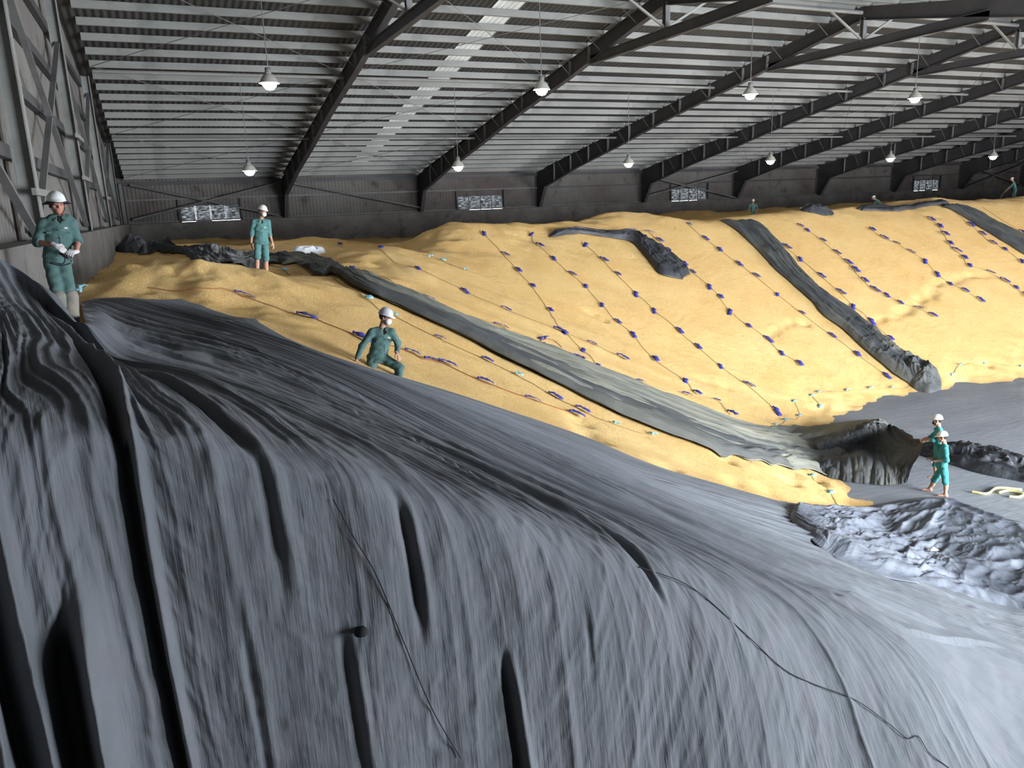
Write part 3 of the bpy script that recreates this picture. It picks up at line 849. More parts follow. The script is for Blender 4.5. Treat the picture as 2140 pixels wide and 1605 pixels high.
# ================================================================== OTHER TARPS
def strip_tarp(name, label, up_px, lo_px, mat, nu=260, nv=46, amp=.06, seed=1, freq=7, edge=.04, crumple=None, pts=None, extra=None):
    """a long narrow sheet lying on the heap between two edges read from the photograph"""
    if pts is None: A = catmull(hits(up_px), nu); B = catmull(hits(lo_px), nu)
    else: A = catmull(pts[0], nu); B = catmull(pts[1], nu)
    t = np.linspace(0, 1, nv)
    P = A[:, None] * (1 - t)[None, :, None] + B[:, None] * t[None, :, None]
    s = np.concatenate([[0], np.cumsum(np.linalg.norm(np.diff((A + B) / 2, axis=0), axis=1))])
    wd = np.linalg.norm(A - B, axis=1)
    U = t[None] * wd[:, None] + 0 * P[:, :, 0]; S = s[:, None] + 0 * U
    P[:, :, 0] += .05 * fbm(S * 1.1, t[None] * 3 + 0 * S, 3, seed + 3)
    P[:, :, 1] += .05 * fbm(S * 1.3 + 9, t[None] * 3 + 0 * S, 3, seed + 4)
    w = t[None] * freq + .5 * fbm(S * .5, t[None] * 2 + 0 * S, 3, seed)
    D = amp * ridged(w, S * .22, 2, seed + 1) + amp * .5 * ridged(w * 2.3, S * .5, 2, seed + 2) + amp * .5 * (1 + fbm(S * .9, t[None] * 3 + 0 * S, 3, seed + 6))
    if crumple is not None:
        s0, s1, ca = crumple
        cw = sstep(s0, s1, S / s[-1])
        D = D + cw * ca * (ridged(S * 2.2 + .6 * fbm(U * 2, S * 2, 2, 7), U * 1.2, 3, seed + 9) * .9 + .5 * np.sin(np.pi * t)[None])
    if extra is not None: D = D + extra(S / s[-1], t[None] + 0 * S)
    env = np.minimum(1, np.minimum(t, 1 - t)[None] * 9 + .12) * np.minimum(1, np.minimum(np.linspace(0, 1, nu), np.linspace(1, 0, nu))[:, None] * 25 + .1)
    g = np.maximum(G(P[:, :, 0], P[:, :, 1]), 0)
    P[:, :, 2] = g + edge * .6 + D * env
    me = mesh_arr(name, P.reshape(-1, 3), grid_quads(nu, nv), mat, uv=np.stack([U, S], -1).reshape(-1, 2))
    o = link(name, me); tag(o, label, 'tarpaulin')
    md = o.modifiers.new('thickness', 'SOLIDIFY'); md.thickness = .012; md.offset = -1
    return o

long_strip = strip_tarp('tarp_strip', 'long dusty grey tarp strip running diagonally down the corn to two workers',
           [(585, 541), (640, 541), (705, 556), (760, 580), (880, 628), (1000, 678), (1100, 712), (1250, 768), (1400, 828), (1560, 884), (1680, 912), (1790, 925)],
           [(590, 556), (625, 553), (680, 574), (770, 614), (900, 672), (1040, 742), (1200, 822), (1330, 880), (1450, 926), (1580, 966), (1700, 987), (1770, 1003)],
           'tarp_dusty', nu=520, nv=90, amp=.10, seed=20, freq=11)
_u = hits([(640, 541), (760, 580), (880, 628), (1000, 678), (1100, 712), (1250, 768), (1400, 828), (1560, 884), (1680, 912)])
_l = hits([(625, 553), (735, 598), (850, 650), (970, 706), (1080, 763), (1240, 841), (1380, 902), (1530, 953), (1660, 983)])
_ms = np.array([.75, .7, .62, .6, .6, .6, .62, .66, .72])[:, None]
us = strip_tarp('dark_underside', None, None, None, 'tarp_strip', nu=380, nv=40, amp=.10, seed=26, freq=5, edge=.11, pts=(_u * (1 - _ms) + _l * _ms, _l + (_l - _u) * .03))
us.parent = long_strip
if 'category' in us: del us['category']
strip_tarp('tarp_piece', 'black tarp lying behind the mound around the standing man', [(296, 513), (360, 514), (450, 522), (520, 530), (612, 540)],
           [(290, 534), (335, 528), (400, 543), (480, 551), (560, 556), (622, 553)], 'tarp_black', nu=200, nv=40, amp=.13, seed=15, freq=5)
roll = strip_tarp('tarp_roll', 'black tarp strip down the middle slope ending in a crumpled bundle',
           [(1560, 462), (1610, 490), (1680, 572), (1730, 620), (1770, 645), (1830, 690), (1880, 735), (1930, 765), (1952, 790)],
           [(1505, 462), (1560, 500), (1620, 562), (1690, 625), (1715, 655), (1760, 690), (1815, 740), (1870, 785), (1915, 812)],
           'tarp_strip', nu=420, nv=64, amp=.14, seed=40, freq=8, crumple=(.55, .85, .13))
strip_tarp('tarp_strip', 'grey tarp strip on the slope at the right picture edge',
           [(2000, 428), (2040, 440), (2080, 462), (2120, 483), (2180, 510)], [(1965, 432), (2010, 452), (2050, 478), (2100, 508), (2160, 545)], 'tarp_strip', nu=120, nv=26, amp=.10, seed=60, freq=5)
strip_tarp('tarp_piece', 'crumpled black tarp piece hanging over the crest in the middle',
           [(1150, 492), (1210, 485), (1270, 489), (1330, 493), (1352, 505), (1385, 520), (1420, 545), (1442, 575)],
           [(1150, 498), (1210, 490), (1270, 498), (1315, 506), (1335, 522), (1355, 545), (1380, 575), (1425, 585)],
           'tarp_black', nu=170, nv=44, amp=.11, seed=80, freq=5, crumple=(.35, .6, .12))
strip_tarp('tarp_piece', 'black tarp lying behind the crest below the bending worker',
           [(1790, 437), (1840, 436), (1890, 434), (1930, 427), (1975, 424)], [(1800, 441), (1845, 443), (1895, 440), (1940, 433), (1985, 430)], 'tarp_black', nu=90, nv=18, amp=.12, seed=90, freq=3)

def heap(name, label, c, rx, ry, hgt, rot, mat, seed, cat='tarpaulin', fr=1.6, n=90, flat=.5, sharp=1.0):
    """a crumpled bundle of sheeting: polar grid with ridged creases"""
    NA_, NR = n * 2, n
    a = np.linspace(0, 2 * np.pi, NA_, endpoint=False); r = np.linspace(0, 1, NR)
    A, Rr = np.meshgrid(a, r, indexing='ij')
    outl = 1 + .22 * fbm(np.cos(A) * 1.4 + 5, np.sin(A) * 1.4, 3, seed)
    lx = np.cos(A) * Rr * rx * outl; ly = np.sin(A) * Rr * ry * outl
    prof = np.clip(1 - Rr ** 2.4, 0, 1) ** .7
    cr = ridged(lx * fr + .35 * fbm(lx * 2, ly * 2, 2, seed + 2), ly * fr * 1.4, 3, seed + 1) ** sharp
    z = hgt * prof * (flat + (1 - flat) * cr * 1.5 + .15 * fbm(lx * 1.2, ly * 1.2, 2, seed + 5))
    ca, sa = math.cos(rot), math.sin(rot)
    X = c[0] + lx * ca - ly * sa; Y = c[1] + lx * sa + ly * ca
    P = np.stack([X, Y, ground(X, Y) + z + .015 - .03 * (Rr > .99)], -1)
    i = np.arange(NA_ * NR).reshape(NA_, NR); j = np.roll(i, -1, 0)
    Q = np.stack([i[:, :-1], i[:, 1:], j[:, 1:], j[:, :-1]], -1).reshape(-1, 4)
    me = mesh_arr(name, P.reshape(-1, 3), Q, mat, uv=np.stack([lx, ly], -1).reshape(-1, 2))
    o = link(name, me); tag(o, label, cat); return o
q = hit(1927, 790)
bd = heap('bundled_end', None, q, .95, .62, .55, .9, 'tarp_strip', 95, cat=None, fr=2.0, n=64, flat=.62)
bd.parent = roll
q = hit(252, 528); heap('tarp_bundle', 'black tarp bundle heaped against the left concrete wall', q + np.array([.36, .5, 0]), .52, .85, .55, .4, 'tarp_black', 100, n=60)
q = hit(1705, 442); heap('tarp_bundle', 'small black tarp lump on the far crest left of the bending worker', q, .95, .6, .34, .1, 'tarp_black', 110, n=40)
# crumpled sheeting on the floor
fl = lambda px, py: onplane(px, py, 2, 0.)
a = fl(1985, 950); b = fl(2130, 985)
q = (a + b) / 2; heap('crumpled_tarp', 'crumpled black tarp spread on the floor behind the two workers', q, 2.0, .75, .30, math.atan2(b[1] - a[1], b[0] - a[0]), 'tarp_black', 120, fr=2.2, n=90, flat=.25)
def sheet_between(name, label, A_px, B_px, mat, amp, seed, nu=300, nv=110, freq=9, hump=.2):
    A = catmull(hits(A_px), nu); B = catmull(hits(B_px), nu)
    return strip_tarp(name, label, None, None, mat, nu=nu, nv=nv, amp=amp, seed=seed, freq=freq, pts=(A[::nu // 12], B[::nu // 12]),
                      extra=lambda s, t: hump * ridged(s * 7 + t * 1.5, t * 8 + s * 3 + .5 * fbm(s * 9, t * 4, 2, 6), 3, seed + 30) * np.sin(np.pi * t) ** .5 * sstep(0, .14, s))
# bunched edge
sheet_between('crumpled_tarp', 'shiny blue-black bunched tarp edge lying on the floor along the big tarp',
              [(1660, 1062), (1720, 1068), (1800, 1066), (1890, 1050), (1985, 1045), (2060, 1075), (2150, 1105), (2300, 1150)],
              [(1650, 1090), (1690, 1130), (1750, 1175), (1820, 1205), (1920, 1225), (2020, 1250), (2150, 1290), (2300, 1330)], 'tarp_blue', .09, 140, nu=420, nv=130, freq=9, hump=.16)

def net(name, label, ctrl, mat, nu=140, nv=110, amp=.04, seed=1, fu=5, fv=2, parent=None):
    """a sheet through a small net of 3D control points"""
    C = np.array(ctrl, float); r_, c_, _ = C.shape
    rows = np.stack([catmull(C[i], nv) for i in range(r_)], 0)
    P = np.stack([catmull(rows[:, j], nu) for j in range(nv)], 1)
    du = np.gradient(P, axis=0); dv = np.gradient(P, axis=1); n_ = np.cross(du, dv); n_ /= np.linalg.norm(n_, axis=2, keepdims=True) + 1e-9
    a = np.linspace(0, 1, nu)[:, None] + np.zeros((1, nv)); b = np.linspace(0, 1, nv)[None] + np.zeros((nu, 1))
    D = amp * (ridged(b * fu + .5 * fbm(a * 2, b * 2, 2, seed), a * fv, 3, seed + 1) - .4) + amp * .6 * (ridged(a * 6, b * 7, 3, seed + 5) - .4)
    P = P + n_ * D[:, :, None]
    P[:, :, 2] = np.maximum(P[:, :, 2], ground(P[:, :, 0], P[:, :, 1]) + .015)
    me = mesh_arr(name, P.reshape(-1, 3), grid_quads(nu, nv), mat, uv=np.stack([b * 2.5, a * 2.5], -1).reshape(-1, 2))
    o = link(name, me, parent)
    md = o.modifiers.new('thickness', 'SOLIDIFY'); md.thickness = .012; md.offset = 0
    if parent is None: tag(o, label, 'tarpaulin')
    return o
pz = lambda px, py, h: onplane(px, py, 2, h)
net('held_tarp', 'dark tarp bundle being lifted by the two workers on the floor',
    [[pz(1700, 990, .02), pz(1760, 1006, .0), pz(1830, 1014, .0), pz(1872, 1014, .0), pz(1893, 1006, .08)],
     [pz(1712, 962, .28), pz(1765, 957, .42), pz(1830, 960, .46), pz(1872, 975, .38), pz(1908, 972, .50)],
     [pz(1712, 946, .16), pz(1765, 938, .14), pz(1825, 940, .16), pz(1885, 945, .45), pz(1930, 924, 1.02)],
     [pz(1702, 928, .22), pz(1765, 914, .40), pz(1825, 896, .62), pz(1868, 900, .62), pz(1912, 921, .85)],
     [pz(1712, 908, .12), pz(1770, 896, .45), pz(1826, 880, .85), pz(1868, 888, .70), pz(1905, 912, .70)],
     [pz(1735, 900, .0), pz(1785, 892, .1), pz(1835, 888, .05), pz(1875, 905, .05), pz(1915, 925, .05)]], 'tarp_strip', seed=200, amp=.11, nu=170, nv=150, fu=8, fv=3)
net('dusty_fold', 'pale dusty tarp fold humped up behind the dark bundle',
    [[pz(1600, 925, .03), pz(1660, 930, .04), pz(1720, 930, .05), pz(1780, 925, .10), pz(1850, 930, .08)],
     [pz(1610, 910, .10), pz(1670, 910, .20), pz(1730, 905, .33), pz(1790, 898, .50), pz(1845, 890, .62)],
     [pz(1640, 900, .05), pz(1700, 896, .18), pz(1750, 888, .34), pz(1800, 880, .55), pz(1838, 876, .80)],
     [pz(1660, 896, .0), pz(1710, 890, .02), pz(1760, 884, .02), pz(1810, 878, .02), pz(1850, 880, .05)]], 'tarp_dusty', seed=220, amp=.05, nu=110, nv=110, fu=3, fv=5)

# white sack on the crest
q = hit(648, 533)
sk = heap('plastic_sack', 'crumpled white plastic sack lying on the corn beside the tarp strip', q + np.array([0, .25, 0]), .52, .30, .30, .1, 'sack', 300, cat='sack', n=34, flat=.55)
for dx, dy, s_ in ((-.12, -.2, .10), (.05, -.22, .13), (.2, -.19, .08)):
    gx_, gy_ = q[0] + dx, q[1] + .25 + dy
    m = MB(); m.box(-s_ / 2, s_ / 2, -.012, .0, -.03, .03); o = m.build('print_mark', 'print_blue', sk); o.location = (gx_, gy_, float(ground(np.array([gx_]), np.array([gy_]))[0]) + .16)

# ------------------------------------------------------------------ marker ropes with ribbons
def ribbon_mesh(name, mat, seed, L_):
    rnd = random.Random(seed); m = MB()
    # knot
    m.lathe([(.001, -.022), (.020, -.014), (.026, 0), (.020, .016), (.001, .024)], 7, (0, 0, .03))
    # two tails
    for s in (1, .45):
        pts = []; n = 7
        for i in range(n):
            t = i / (n - 1)
            pts.append((L_ * s * t, rnd.uniform(-.012, .012) + (.05 if s < 1 else 0) * t, .028 + .022 * math.sin(t * 3.1) + .006 * t))
        vs_ = []; f = []
        for i, p in enumerate(pts):
            w = (.022 + .045 * (i / (n - 1)) * (1 - .3 * (i == n - 1))) * (1 if s == 1 else .8); tw = rnd.uniform(-.2, .2)
            for zt in (.003, -.003):
                vs_ += [(p[0], p[1] - w * math.cos(tw), p[2] - w * math.sin(tw) + zt), (p[0], p[1] + w * math.cos(tw), p[2] + w * math.sin(tw) + zt)]
        for i in range(n - 1):
            a = i * 4; b = a + 4
            f += [(a, a + 1, b + 1, b), (a + 2, b + 2, b + 3, a + 3), (a, b, b + 2, a + 2), (a + 1, a + 3, b + 3, b + 1)]
        f += [(0, 2, 3, 1), (len(vs_) - 4, len(vs_) - 3, len(vs_) - 1, len(vs_) - 2)]
        m.add(vs_, f)
    return m.mesh(name, mat, True)
RIB = [ribbon_mesh('ribbon', 'ribbon_blue', i, .24 + .05 * i) for i in range(3)]
RIBC = [ribbon_mesh('ribbon', 'ribbon_cyan', 9 + i, .10 + .03 * i) for i in range(2)]
rnd = random.Random(3)
def rope(label, pts, flags, mat='rope', r=.0065, cyan=False, sag=0):
    """pts: pixels the cord passes; flags: pixels of tied ribbons (px, py[, 'c'])"""
    root_p = hit(*pts[0][:2])
    P = hits([p[:2] for p in pts])
    keep_ = [0]
    for i in range(1, len(P)):
        if np.linalg.norm(P[i] - P[keep_[-1]]) > .05: keep_.append(i)
    C = densify(catmull(P[keep_], max(12, len(keep_) * 6)), .12)
    C[:, 0] += .03 * fbm(np.arange(len(C)) * .25, np.zeros(len(C)), 2, rnd.randint(0, 999))
    C[:, 2] = ground(C[:, 0], C[:, 1]) + r + .006
    root = empty('marker_rope', tuple(root_p), label, 'rope', 'ribbon ropes on the corn')
    m = MB(); m.tube(C - root_p, r, 5); m.build('cord', mat, root)
    for fpx in flags:
        p = hit(fpx[0], fpx[1]); c_ = cyan or len(fpx) > 2
        i = int(np.argmin(np.linalg.norm(C - p, axis=1))); j = min(i + 3, len(C) - 1); i0 = max(0, j - 6)
        tdir = C[j] - C[i0]
        p = np.array([C[i][0], C[i][1], C[i][2]]) if np.linalg.norm(C[i] - p) < .6 else np.array([p[0], p[1], p[2] + .015])
        o = link('ribbon', rnd.choice(RIBC if c_ else RIB), root)
        an = math.atan2(tdir[1], tdir[0]) + rnd.uniform(-.6, .6)
        sl_ = -math.atan2(tdir[2], math.hypot(tdir[0], tdir[1]))
        sc = rnd.uniform(.85, 1.2) * (1.0 + .012 * max(0, np.linalg.norm(p) - 14))
        o.location = Vector(p - root_p); o.rotation_euler = (0, sl_, an); o.scale = (sc, sc, sc)
c6 = lambda *L_: [(400 + p[0] / 3.057, 400 + p[1] / 3.057) + tuple(p[2:]) for p in L_]
c7 = lambda *L_: [(1000 + p[0] / 3.057, 400 + p[1] / 3.057) + tuple(p[2:]) for p in L_]
c8 = lambda *L_: [(1440 + p[0] / 3.057, 350 + p[1] / 3.057) + tuple(p[2:]) for p in L_]
c9 = lambda *L_: [(1600 + p[0] / 3.963, 750 + p[1] / 3.963) + tuple(p[2:]) for p in L_]
I1 = c6((275, 650), (650, 783), (1040, 917), (1355, 1015), (1590, 1145)); I2 = c6((1590, 1095), (1830, 1207), (2110, 1310)) + c7((580, 1415))
rope('red-brown cord with blue ribbons on the corn just above the big tarp', c6((-280, 620), (80, 622)) + I1[:4] + c6((1480, 1075)) + I2, I1 + I2, 'rope_red', .008)
Hf = c6((595, 507, 'c'), (1112, 685, 'c'), (1295, 798, 'c'), (1553, 930), (1840, 1060), (2070, 1175, 'c')) + c7((440, 1288), (625, 1383), (853, 1485, 'c'), (1110, 1563, 'c'))
rope('cord with pale blue and blue ribbons just below the dusty tarp strip', c6((198, 435)) + Hf, c6((198, 435, 'c')) + Hf)
Gf = c6((1012, 493), (1460, 673), (1950, 857)) + c7((392, 972), (633, 1063), (1025, 1213), (1292, 1290), (1515, 1335), (1595, 1408))
rope('cord with blue ribbons just above the dusty tarp strip', Gf, Gf)
Ff = c6((1200, 362), (1430, 487), (1727, 628), (1970, 738)) + c7((465, 868), (703, 965), (887, 1048))
rope('faint cord with blue ribbons crossing the left hollow, second above the dusty strip', c6((940, 337)) + Ff, c6((940, 337)) + Ff)
F2 = c6((1520, 425, 'c'), (1585, 437, 'c'), (1750, 505, 'c'))
rope('short cord with pale blue ties below the shaded hill', F2 + c6((2090, 570)), F2)
Af = c6((1860, 262), (1975, 388)) + c7((245, 503), (333, 600), (440, 748), (527, 885), (668, 1017), (755, 1112))
rope('dark cord with blue ribbons falling from the pointed hill in the left slope', Af, Af)
Bf = c7((362, 333), (470, 422), (570, 514), (673, 600), (773, 711), (872, 822), (982, 912), (1112, 1062), (1300, 1197), (1375, 1280))
rope('cord with blue ribbons, first right of the one from the pointed hill', c7((345, 270)) + Bf, c7((345, 270)) + Bf)
Cf = c7((680, 337), (770, 422), (875, 523), (995, 640), (1117, 757), (1258, 873), (1385, 985), (1528, 1105), (1703, 1230), (1882, 1383))
rope('cord with blue ribbons passing left of the crumpled black tarp piece', Cf, Cf)
Df = c7((1135, 303), (1198, 367), (1295, 447), (1353, 506), (1462, 593), (1527, 664), (1607, 764), (1706, 848), (1823, 933), (1915, 1018), (2030, 1088))
rope('cord with blue ribbons passing right of the crumpled black tarp piece', c7((953, 253), (1075, 258)) + Df, c7((953, 253), (1075, 258)) + Df)
Ef = c8((77, 437), (183, 517), (292, 600), (413, 686), (550, 802), (712, 928), (887, 1058), (1067, 1190), (1240, 1315))
rope('cord with blue ribbons just left of the black tarp roll', c7((1330, 205)) + Ef, c7((1330, 205)) + Ef)
Jf = c8((495, 428), (590, 490), (708, 583), (823, 680), (940, 778), (1035, 873), (1150, 975), (1268, 1080))
rope('cord with blue ribbons just right of the black tarp roll', Jf, Jf)
Kf = c8((690, 365), (750, 398), (833, 458), (925, 535), (993, 592), (1040, 641), (1100, 707), (1160, 766), (1242, 803), (1335, 855), (1435, 892), (1532, 935))
rope('cord with blue ribbons, second right of the black tarp roll', Kf, Kf)
Lf = c8((1152, 390), (1217, 436), (1308, 480), (1390, 526), (1492, 585), (1575, 673), (1650, 735), (1748, 780), (1840, 832))
rope('cord with blue ribbons, third right of the black tarp roll', Lf, Lf)
Mf = c8((1525, 322), (1585, 363), (1618, 415), (1652, 472), (1682, 517), (1740, 565), (1780, 620), (1895, 660), (1990, 710), (2070, 757), (2135, 804))
rope('cord with blue ribbons, second left of the grey strip at the right edge', Mf, Mf)
Nf = c8((1780, 355), (1853, 412), (1917, 470), (2003, 516), (2115, 592))
rope('cord with blue ribbons just left of the grey strip at the right edge', c8((1640, 250)) + Nf, Nf)
rope('cord right of the grey strip at the right picture edge', c8((1870, 250), (1990, 330), (2110, 405)), c8((2110, 405)))
Tf = c8((825, 1443, 'c'), (995, 1435, 'c'), (1153, 1420, 'c'), (1287, 1413, 'c'), (1437, 1400, 'c'), (1575, 1352, 'c'), (1685, 1330, 'c'), (1727, 1270, 'c'), (1900, 1255, 'c'), (2120, 1275, 'c'))
rope('cord with pale blue ties along the foot of the right slope', Tf, Tf)
T2 = c9((380, 305, 'c'), (445, 390, 'c')); rope('short cord with two pale blue ties at the foot of the slope', T2, T2)
T3 = c9((238, 350, 'c'), (280, 468, 'c'), (168, 513, 'c'), (72, 550, 'c')); rope('bent cord with pale blue ties where slope and dusty strip meet', T3, T3)
T4 = c9((385, 970, 'c'), (545, 1117, 'c')); rope('short cord with pale blue ties on the corn tongue by the big tarp', T4 + c9((610, 1235)), T4)
X1 = c7((392, 950), (440, 953)); rope('tangle of red cord with blue ribbons beside the dusty strip', c7((400, 960), (440, 945), (480, 955), (530, 1000)), X1, 'rope_red', .008)
X2 = [(168, 605, 'c'), (172, 615, 'c'), (196, 572, 'c')]; rope('pale blue ties lying by the legs of the man at the wall', [(168, 615), (185, 590), (196, 570)], X2)

# yellow hose and litter on the floor
for nm, lb, L_ in (('yellow_cord', 'wavy pale yellow cord on the floor at the right', [(2030, 1030), (2062, 1034), (2085, 1022), (2135, 1026)]),
                   ('yellow_cord', 'short looped yellow cord on the floor nearest the right edge', [(2087, 1032), (2108, 1028), (2137, 1035), (2128, 1041), (2108, 1040)])):
    P = np.array([fl(*p) for p in L_]); C = catmull(P, 40); C[:, 2] = .03
    m = MB(); m.tube(C, .028, 6); tag(m.build(nm, 'rope_yellow', None, True), lb, 'cord')
def tri_scrap(name, label, px, py, s, mat):
    p = fl(px, py); m = MB()
    m.add([(p[0] - s, p[1] - s * .5, .20), (p[0] + s, p[1] - s * .7, .21), (p[0] + s * .8, p[1] + s * .3, .24), (p[0] - s * .6, p[1] + s * .4, .22), (p[0], p[1], .245)],
          [(0, 1, 4), (1, 2, 4), (2, 3, 4), (3, 0, 4), (0, 3, 2, 1)])
    tag(m.build(name, mat), label, 'litter')
tri_scrap('paper_scrap', 'small pale paper scrap on the bunched blue-black tarp', 1945, 1172, .10, 'scrap')

# ================================================================== PEOPLE
def surface_net(D, org, res):
    """quads of the zero surface of a sampled distance field"""
    s = D < 0
    c = np.zeros(tuple(np.array(D.shape) - 1), bool); a = s[:-1, :-1, :-1]
    n = np.zeros(c.shape, np.int8)
    for i in (0, 1):
        for j in (0, 1):
            for k in (0, 1):
                n += s[i:s.shape[0] - 1 + i, j:s.shape[1] - 1 + j, k:s.shape[2] - 1 + k]
    cell = (n > 0) & (n < 8)
    idx = -np.ones(c.shape, np.int64); ii = np.argwhere(cell); idx[cell] = np.arange(len(ii))
    acc = np.zeros((len(ii), 3)); cnt = np.zeros(len(ii))
    x, y, z = ii.T
    corners = [(i, j, k) for i in (0, 1) for j in (0, 1) for k in (0, 1)]
    for a_ in corners:
        for ax in range(3):
            if a_[ax] == 0:
                b_ = list(a_); b_[ax] = 1
                da = D[x + a_[0], y + a_[1], z + a_[2]]; db = D[x + b_[0], y + b_[1], z + b_[2]]
                m_ = (da < 0) != (db < 0)
                t = np.where(m_, da / np.where(m_, da - db, 1), 0)
                p = np.array(a_, float)[None] + np.eye(3)[ax][None] * t[:, None]
                acc += np.where(m_[:, None], p, 0); cnt += m_
    V = (ii + acc / np.maximum(cnt, 1)[:, None]) * res + org
    quads = []
    for ax in range(3):
        o1, o2 = [(1, 2), (2, 0), (0, 1)][ax]
        sl0 = [slice(None)] * 3; sl1 = [slice(None)] * 3
        sl0[ax] = slice(0, -1); sl1[ax] = slice(1, None)
        s0 = s[tuple(sl0)]; s1 = s[tuple(sl1)]
        e = np.argwhere(s0 != s1)
        e = e[(e[:, o1] > 0) & (e[:, o2] > 0) & (e[:, o1] < D.shape[o1] - 1) & (e[:, o2] < D.shape[o2] - 1)]
        if len(e) == 0: continue
        f = s0[tuple(e.T)]
        q = []
        for d1, d2 in ((-1, -1), (0, -1), (0, 0), (-1, 0)):
            t = e.copy(); t[:, o1] += d1; t[:, o2] += d2; q.append(idx[tuple(t.T)])
        q = np.stack(q, 1); q[~f] = q[~f][:, ::-1]
        quads.append(q)
    return V, np.concatenate(quads)
def smin(a, b, k):
    h = np.clip(.5 + .5 * (b - a) / k, 0, 1); return b * (1 - h) + a * h - k * h * (1 - h)
def field(prims, res, k=.03, wrinkle=0, seed=0, pad=.05):
    """prims: ('c',a,b,ra,rb[,cap]) tapered limb; ('e',c,radii,frame) ellipsoid; ('t',a,b,(wx,wy),(wx,wy),lat) flat torso; '-' prefix cuts"""
    lo = np.full(3, 1e9); hi = -lo
    for p in prims:
        if p[0].startswith('-'): continue
        if p[0] == 'c': pts = [np.array(p[1]), np.array(p[2])]; r = max(p[3], p[4])
        elif p[0] == 'e': pts = [np.array(p[1])]; r = max(p[2])
        else: pts = [np.array(p[1]), np.array(p[2])]; r = max(p[3][0], p[4][0])
        for q in pts: lo = np.minimum(lo, q - r); hi = np.maximum(hi, q + r)
    lo -= pad; hi += pad
    n = np.ceil((hi - lo) / res).astype(int) + 1
    ax = [lo[i] + np.arange(n[i]) * res for i in range(3)]
    D = np.full(tuple(n), .12)
    for p in prims:
        cut = p[0].startswith('-'); ty = p[0].strip('-')
        if ty == 'c': pts = np.array([p[1], p[2]], float); r = max(p[3], p[4])
        elif ty == 'e': pts = np.array([p[1]], float); r = max(p[2])
        else: pts = np.array([p[1], p[2]], float); r = max(p[3][0], p[4][0])
        a0 = np.maximum(((pts.min(0) - r - .07 - lo) / res).astype(int), 0); a1 = np.minimum(((pts.max(0) + r + .07 - lo) / res).astype(int) + 2, n)
        if np.any(a1 <= a0): continue
        X, Y, Z = np.meshgrid(ax[0][a0[0]:a1[0]], ax[1][a0[1]:a1[1]], ax[2][a0[2]:a1[2]], indexing='ij', sparse=False)
        if ty == 'c':
            a, b = pts; ab = b - a; L2_ = ab @ ab + 1e-12
            t = ((X - a[0]) * ab[0] + (Y - a[1]) * ab[1] + (Z - a[2]) * ab[2]) / L2_
            tc = np.clip(t, 0, 1)
            d = np.sqrt((X - a[0] - tc * ab[0]) ** 2 + (Y - a[1] - tc * ab[1]) ** 2 + (Z - a[2] - tc * ab[2]) ** 2) - (p[3] + (p[4] - p[3]) * tc)
            if len(p) > 5: d = np.maximum(d, (t - 1) * math.sqrt(L2_))
        elif ty == 'e':
            fr = p[3] if len(p) > 3 else np.eye(3); rad = np.array(p[2], float)
            q = [((X - p[1][0]) * fr[i][0] + (Y - p[1][1]) * fr[i][1] + (Z - p[1][2]) * fr[i][2]) / rad[i] for i in range(3)]
            d = (np.sqrt(q[0] ** 2 + q[1] ** 2 + q[2] ** 2) - 1) * rad.min()
        else:
            a, b = pts; ab = b - a; L_ = math.sqrt(ab @ ab); ab = ab / L_
            lat = np.array(p[5], float); lat -= ab * (lat @ ab); lat /= np.linalg.norm(lat); fw = np.cross(ab, lat)
            q = [X - a[0], Y - a[1], Z - a[2]]
            t = (q[0] * ab[0] + q[1] * ab[1] + q[2] * ab[2]); tc = np.clip(t / L_, 0, 1)
            wx = p[3][0] + (p[4][0] - p[3][0]) * tc; wy = p[3][1] + (p[4][1] - p[3][1]) * tc
            uu = (q[0] * lat[0] + q[1] * lat[1] + q[2] * lat[2]) / wx; vv_ = (q[0] * fw[0] + q[1] * fw[1] + q[2] * fw[2]) / wy
            d = (np.sqrt(uu ** 2 + vv_ ** 2) - 1) * wy
            d = np.maximum(d, np.maximum(-t, t - L_))
        sub = D[a0[0]:a1[0], a0[1]:a1[1], a0[2]:a1[2]]
        kk = k if ty != 'f' else k * .3
        if cut: sub[...] = np.maximum(sub, -d)
        else: sub[...] = smin(sub, d, kk)
    if wrinkle:
        X, Y, Z = np.meshgrid(*ax, indexing='ij')
        w = np.sin(X * 38 + 9 * Z + seed) * np.sin(Z * 31 + 12 * Y + 2 * seed) + .6 * np.sin(Z * 57 - X * 30 + 17 * Y + seed)
        D = D + wrinkle * w
    return surface_net(D, lo, res)
def joinm(parts):
    V = []; Q = []; b = 0
    for v, q in parts:
        V.append(v); Q.append(q + b); b += len(v)
    return np.concatenate(V), np.concatenate(Q)
def nz(v):
    v = np.array(v, float); return v / (np.linalg.norm(v) + 1e-9)
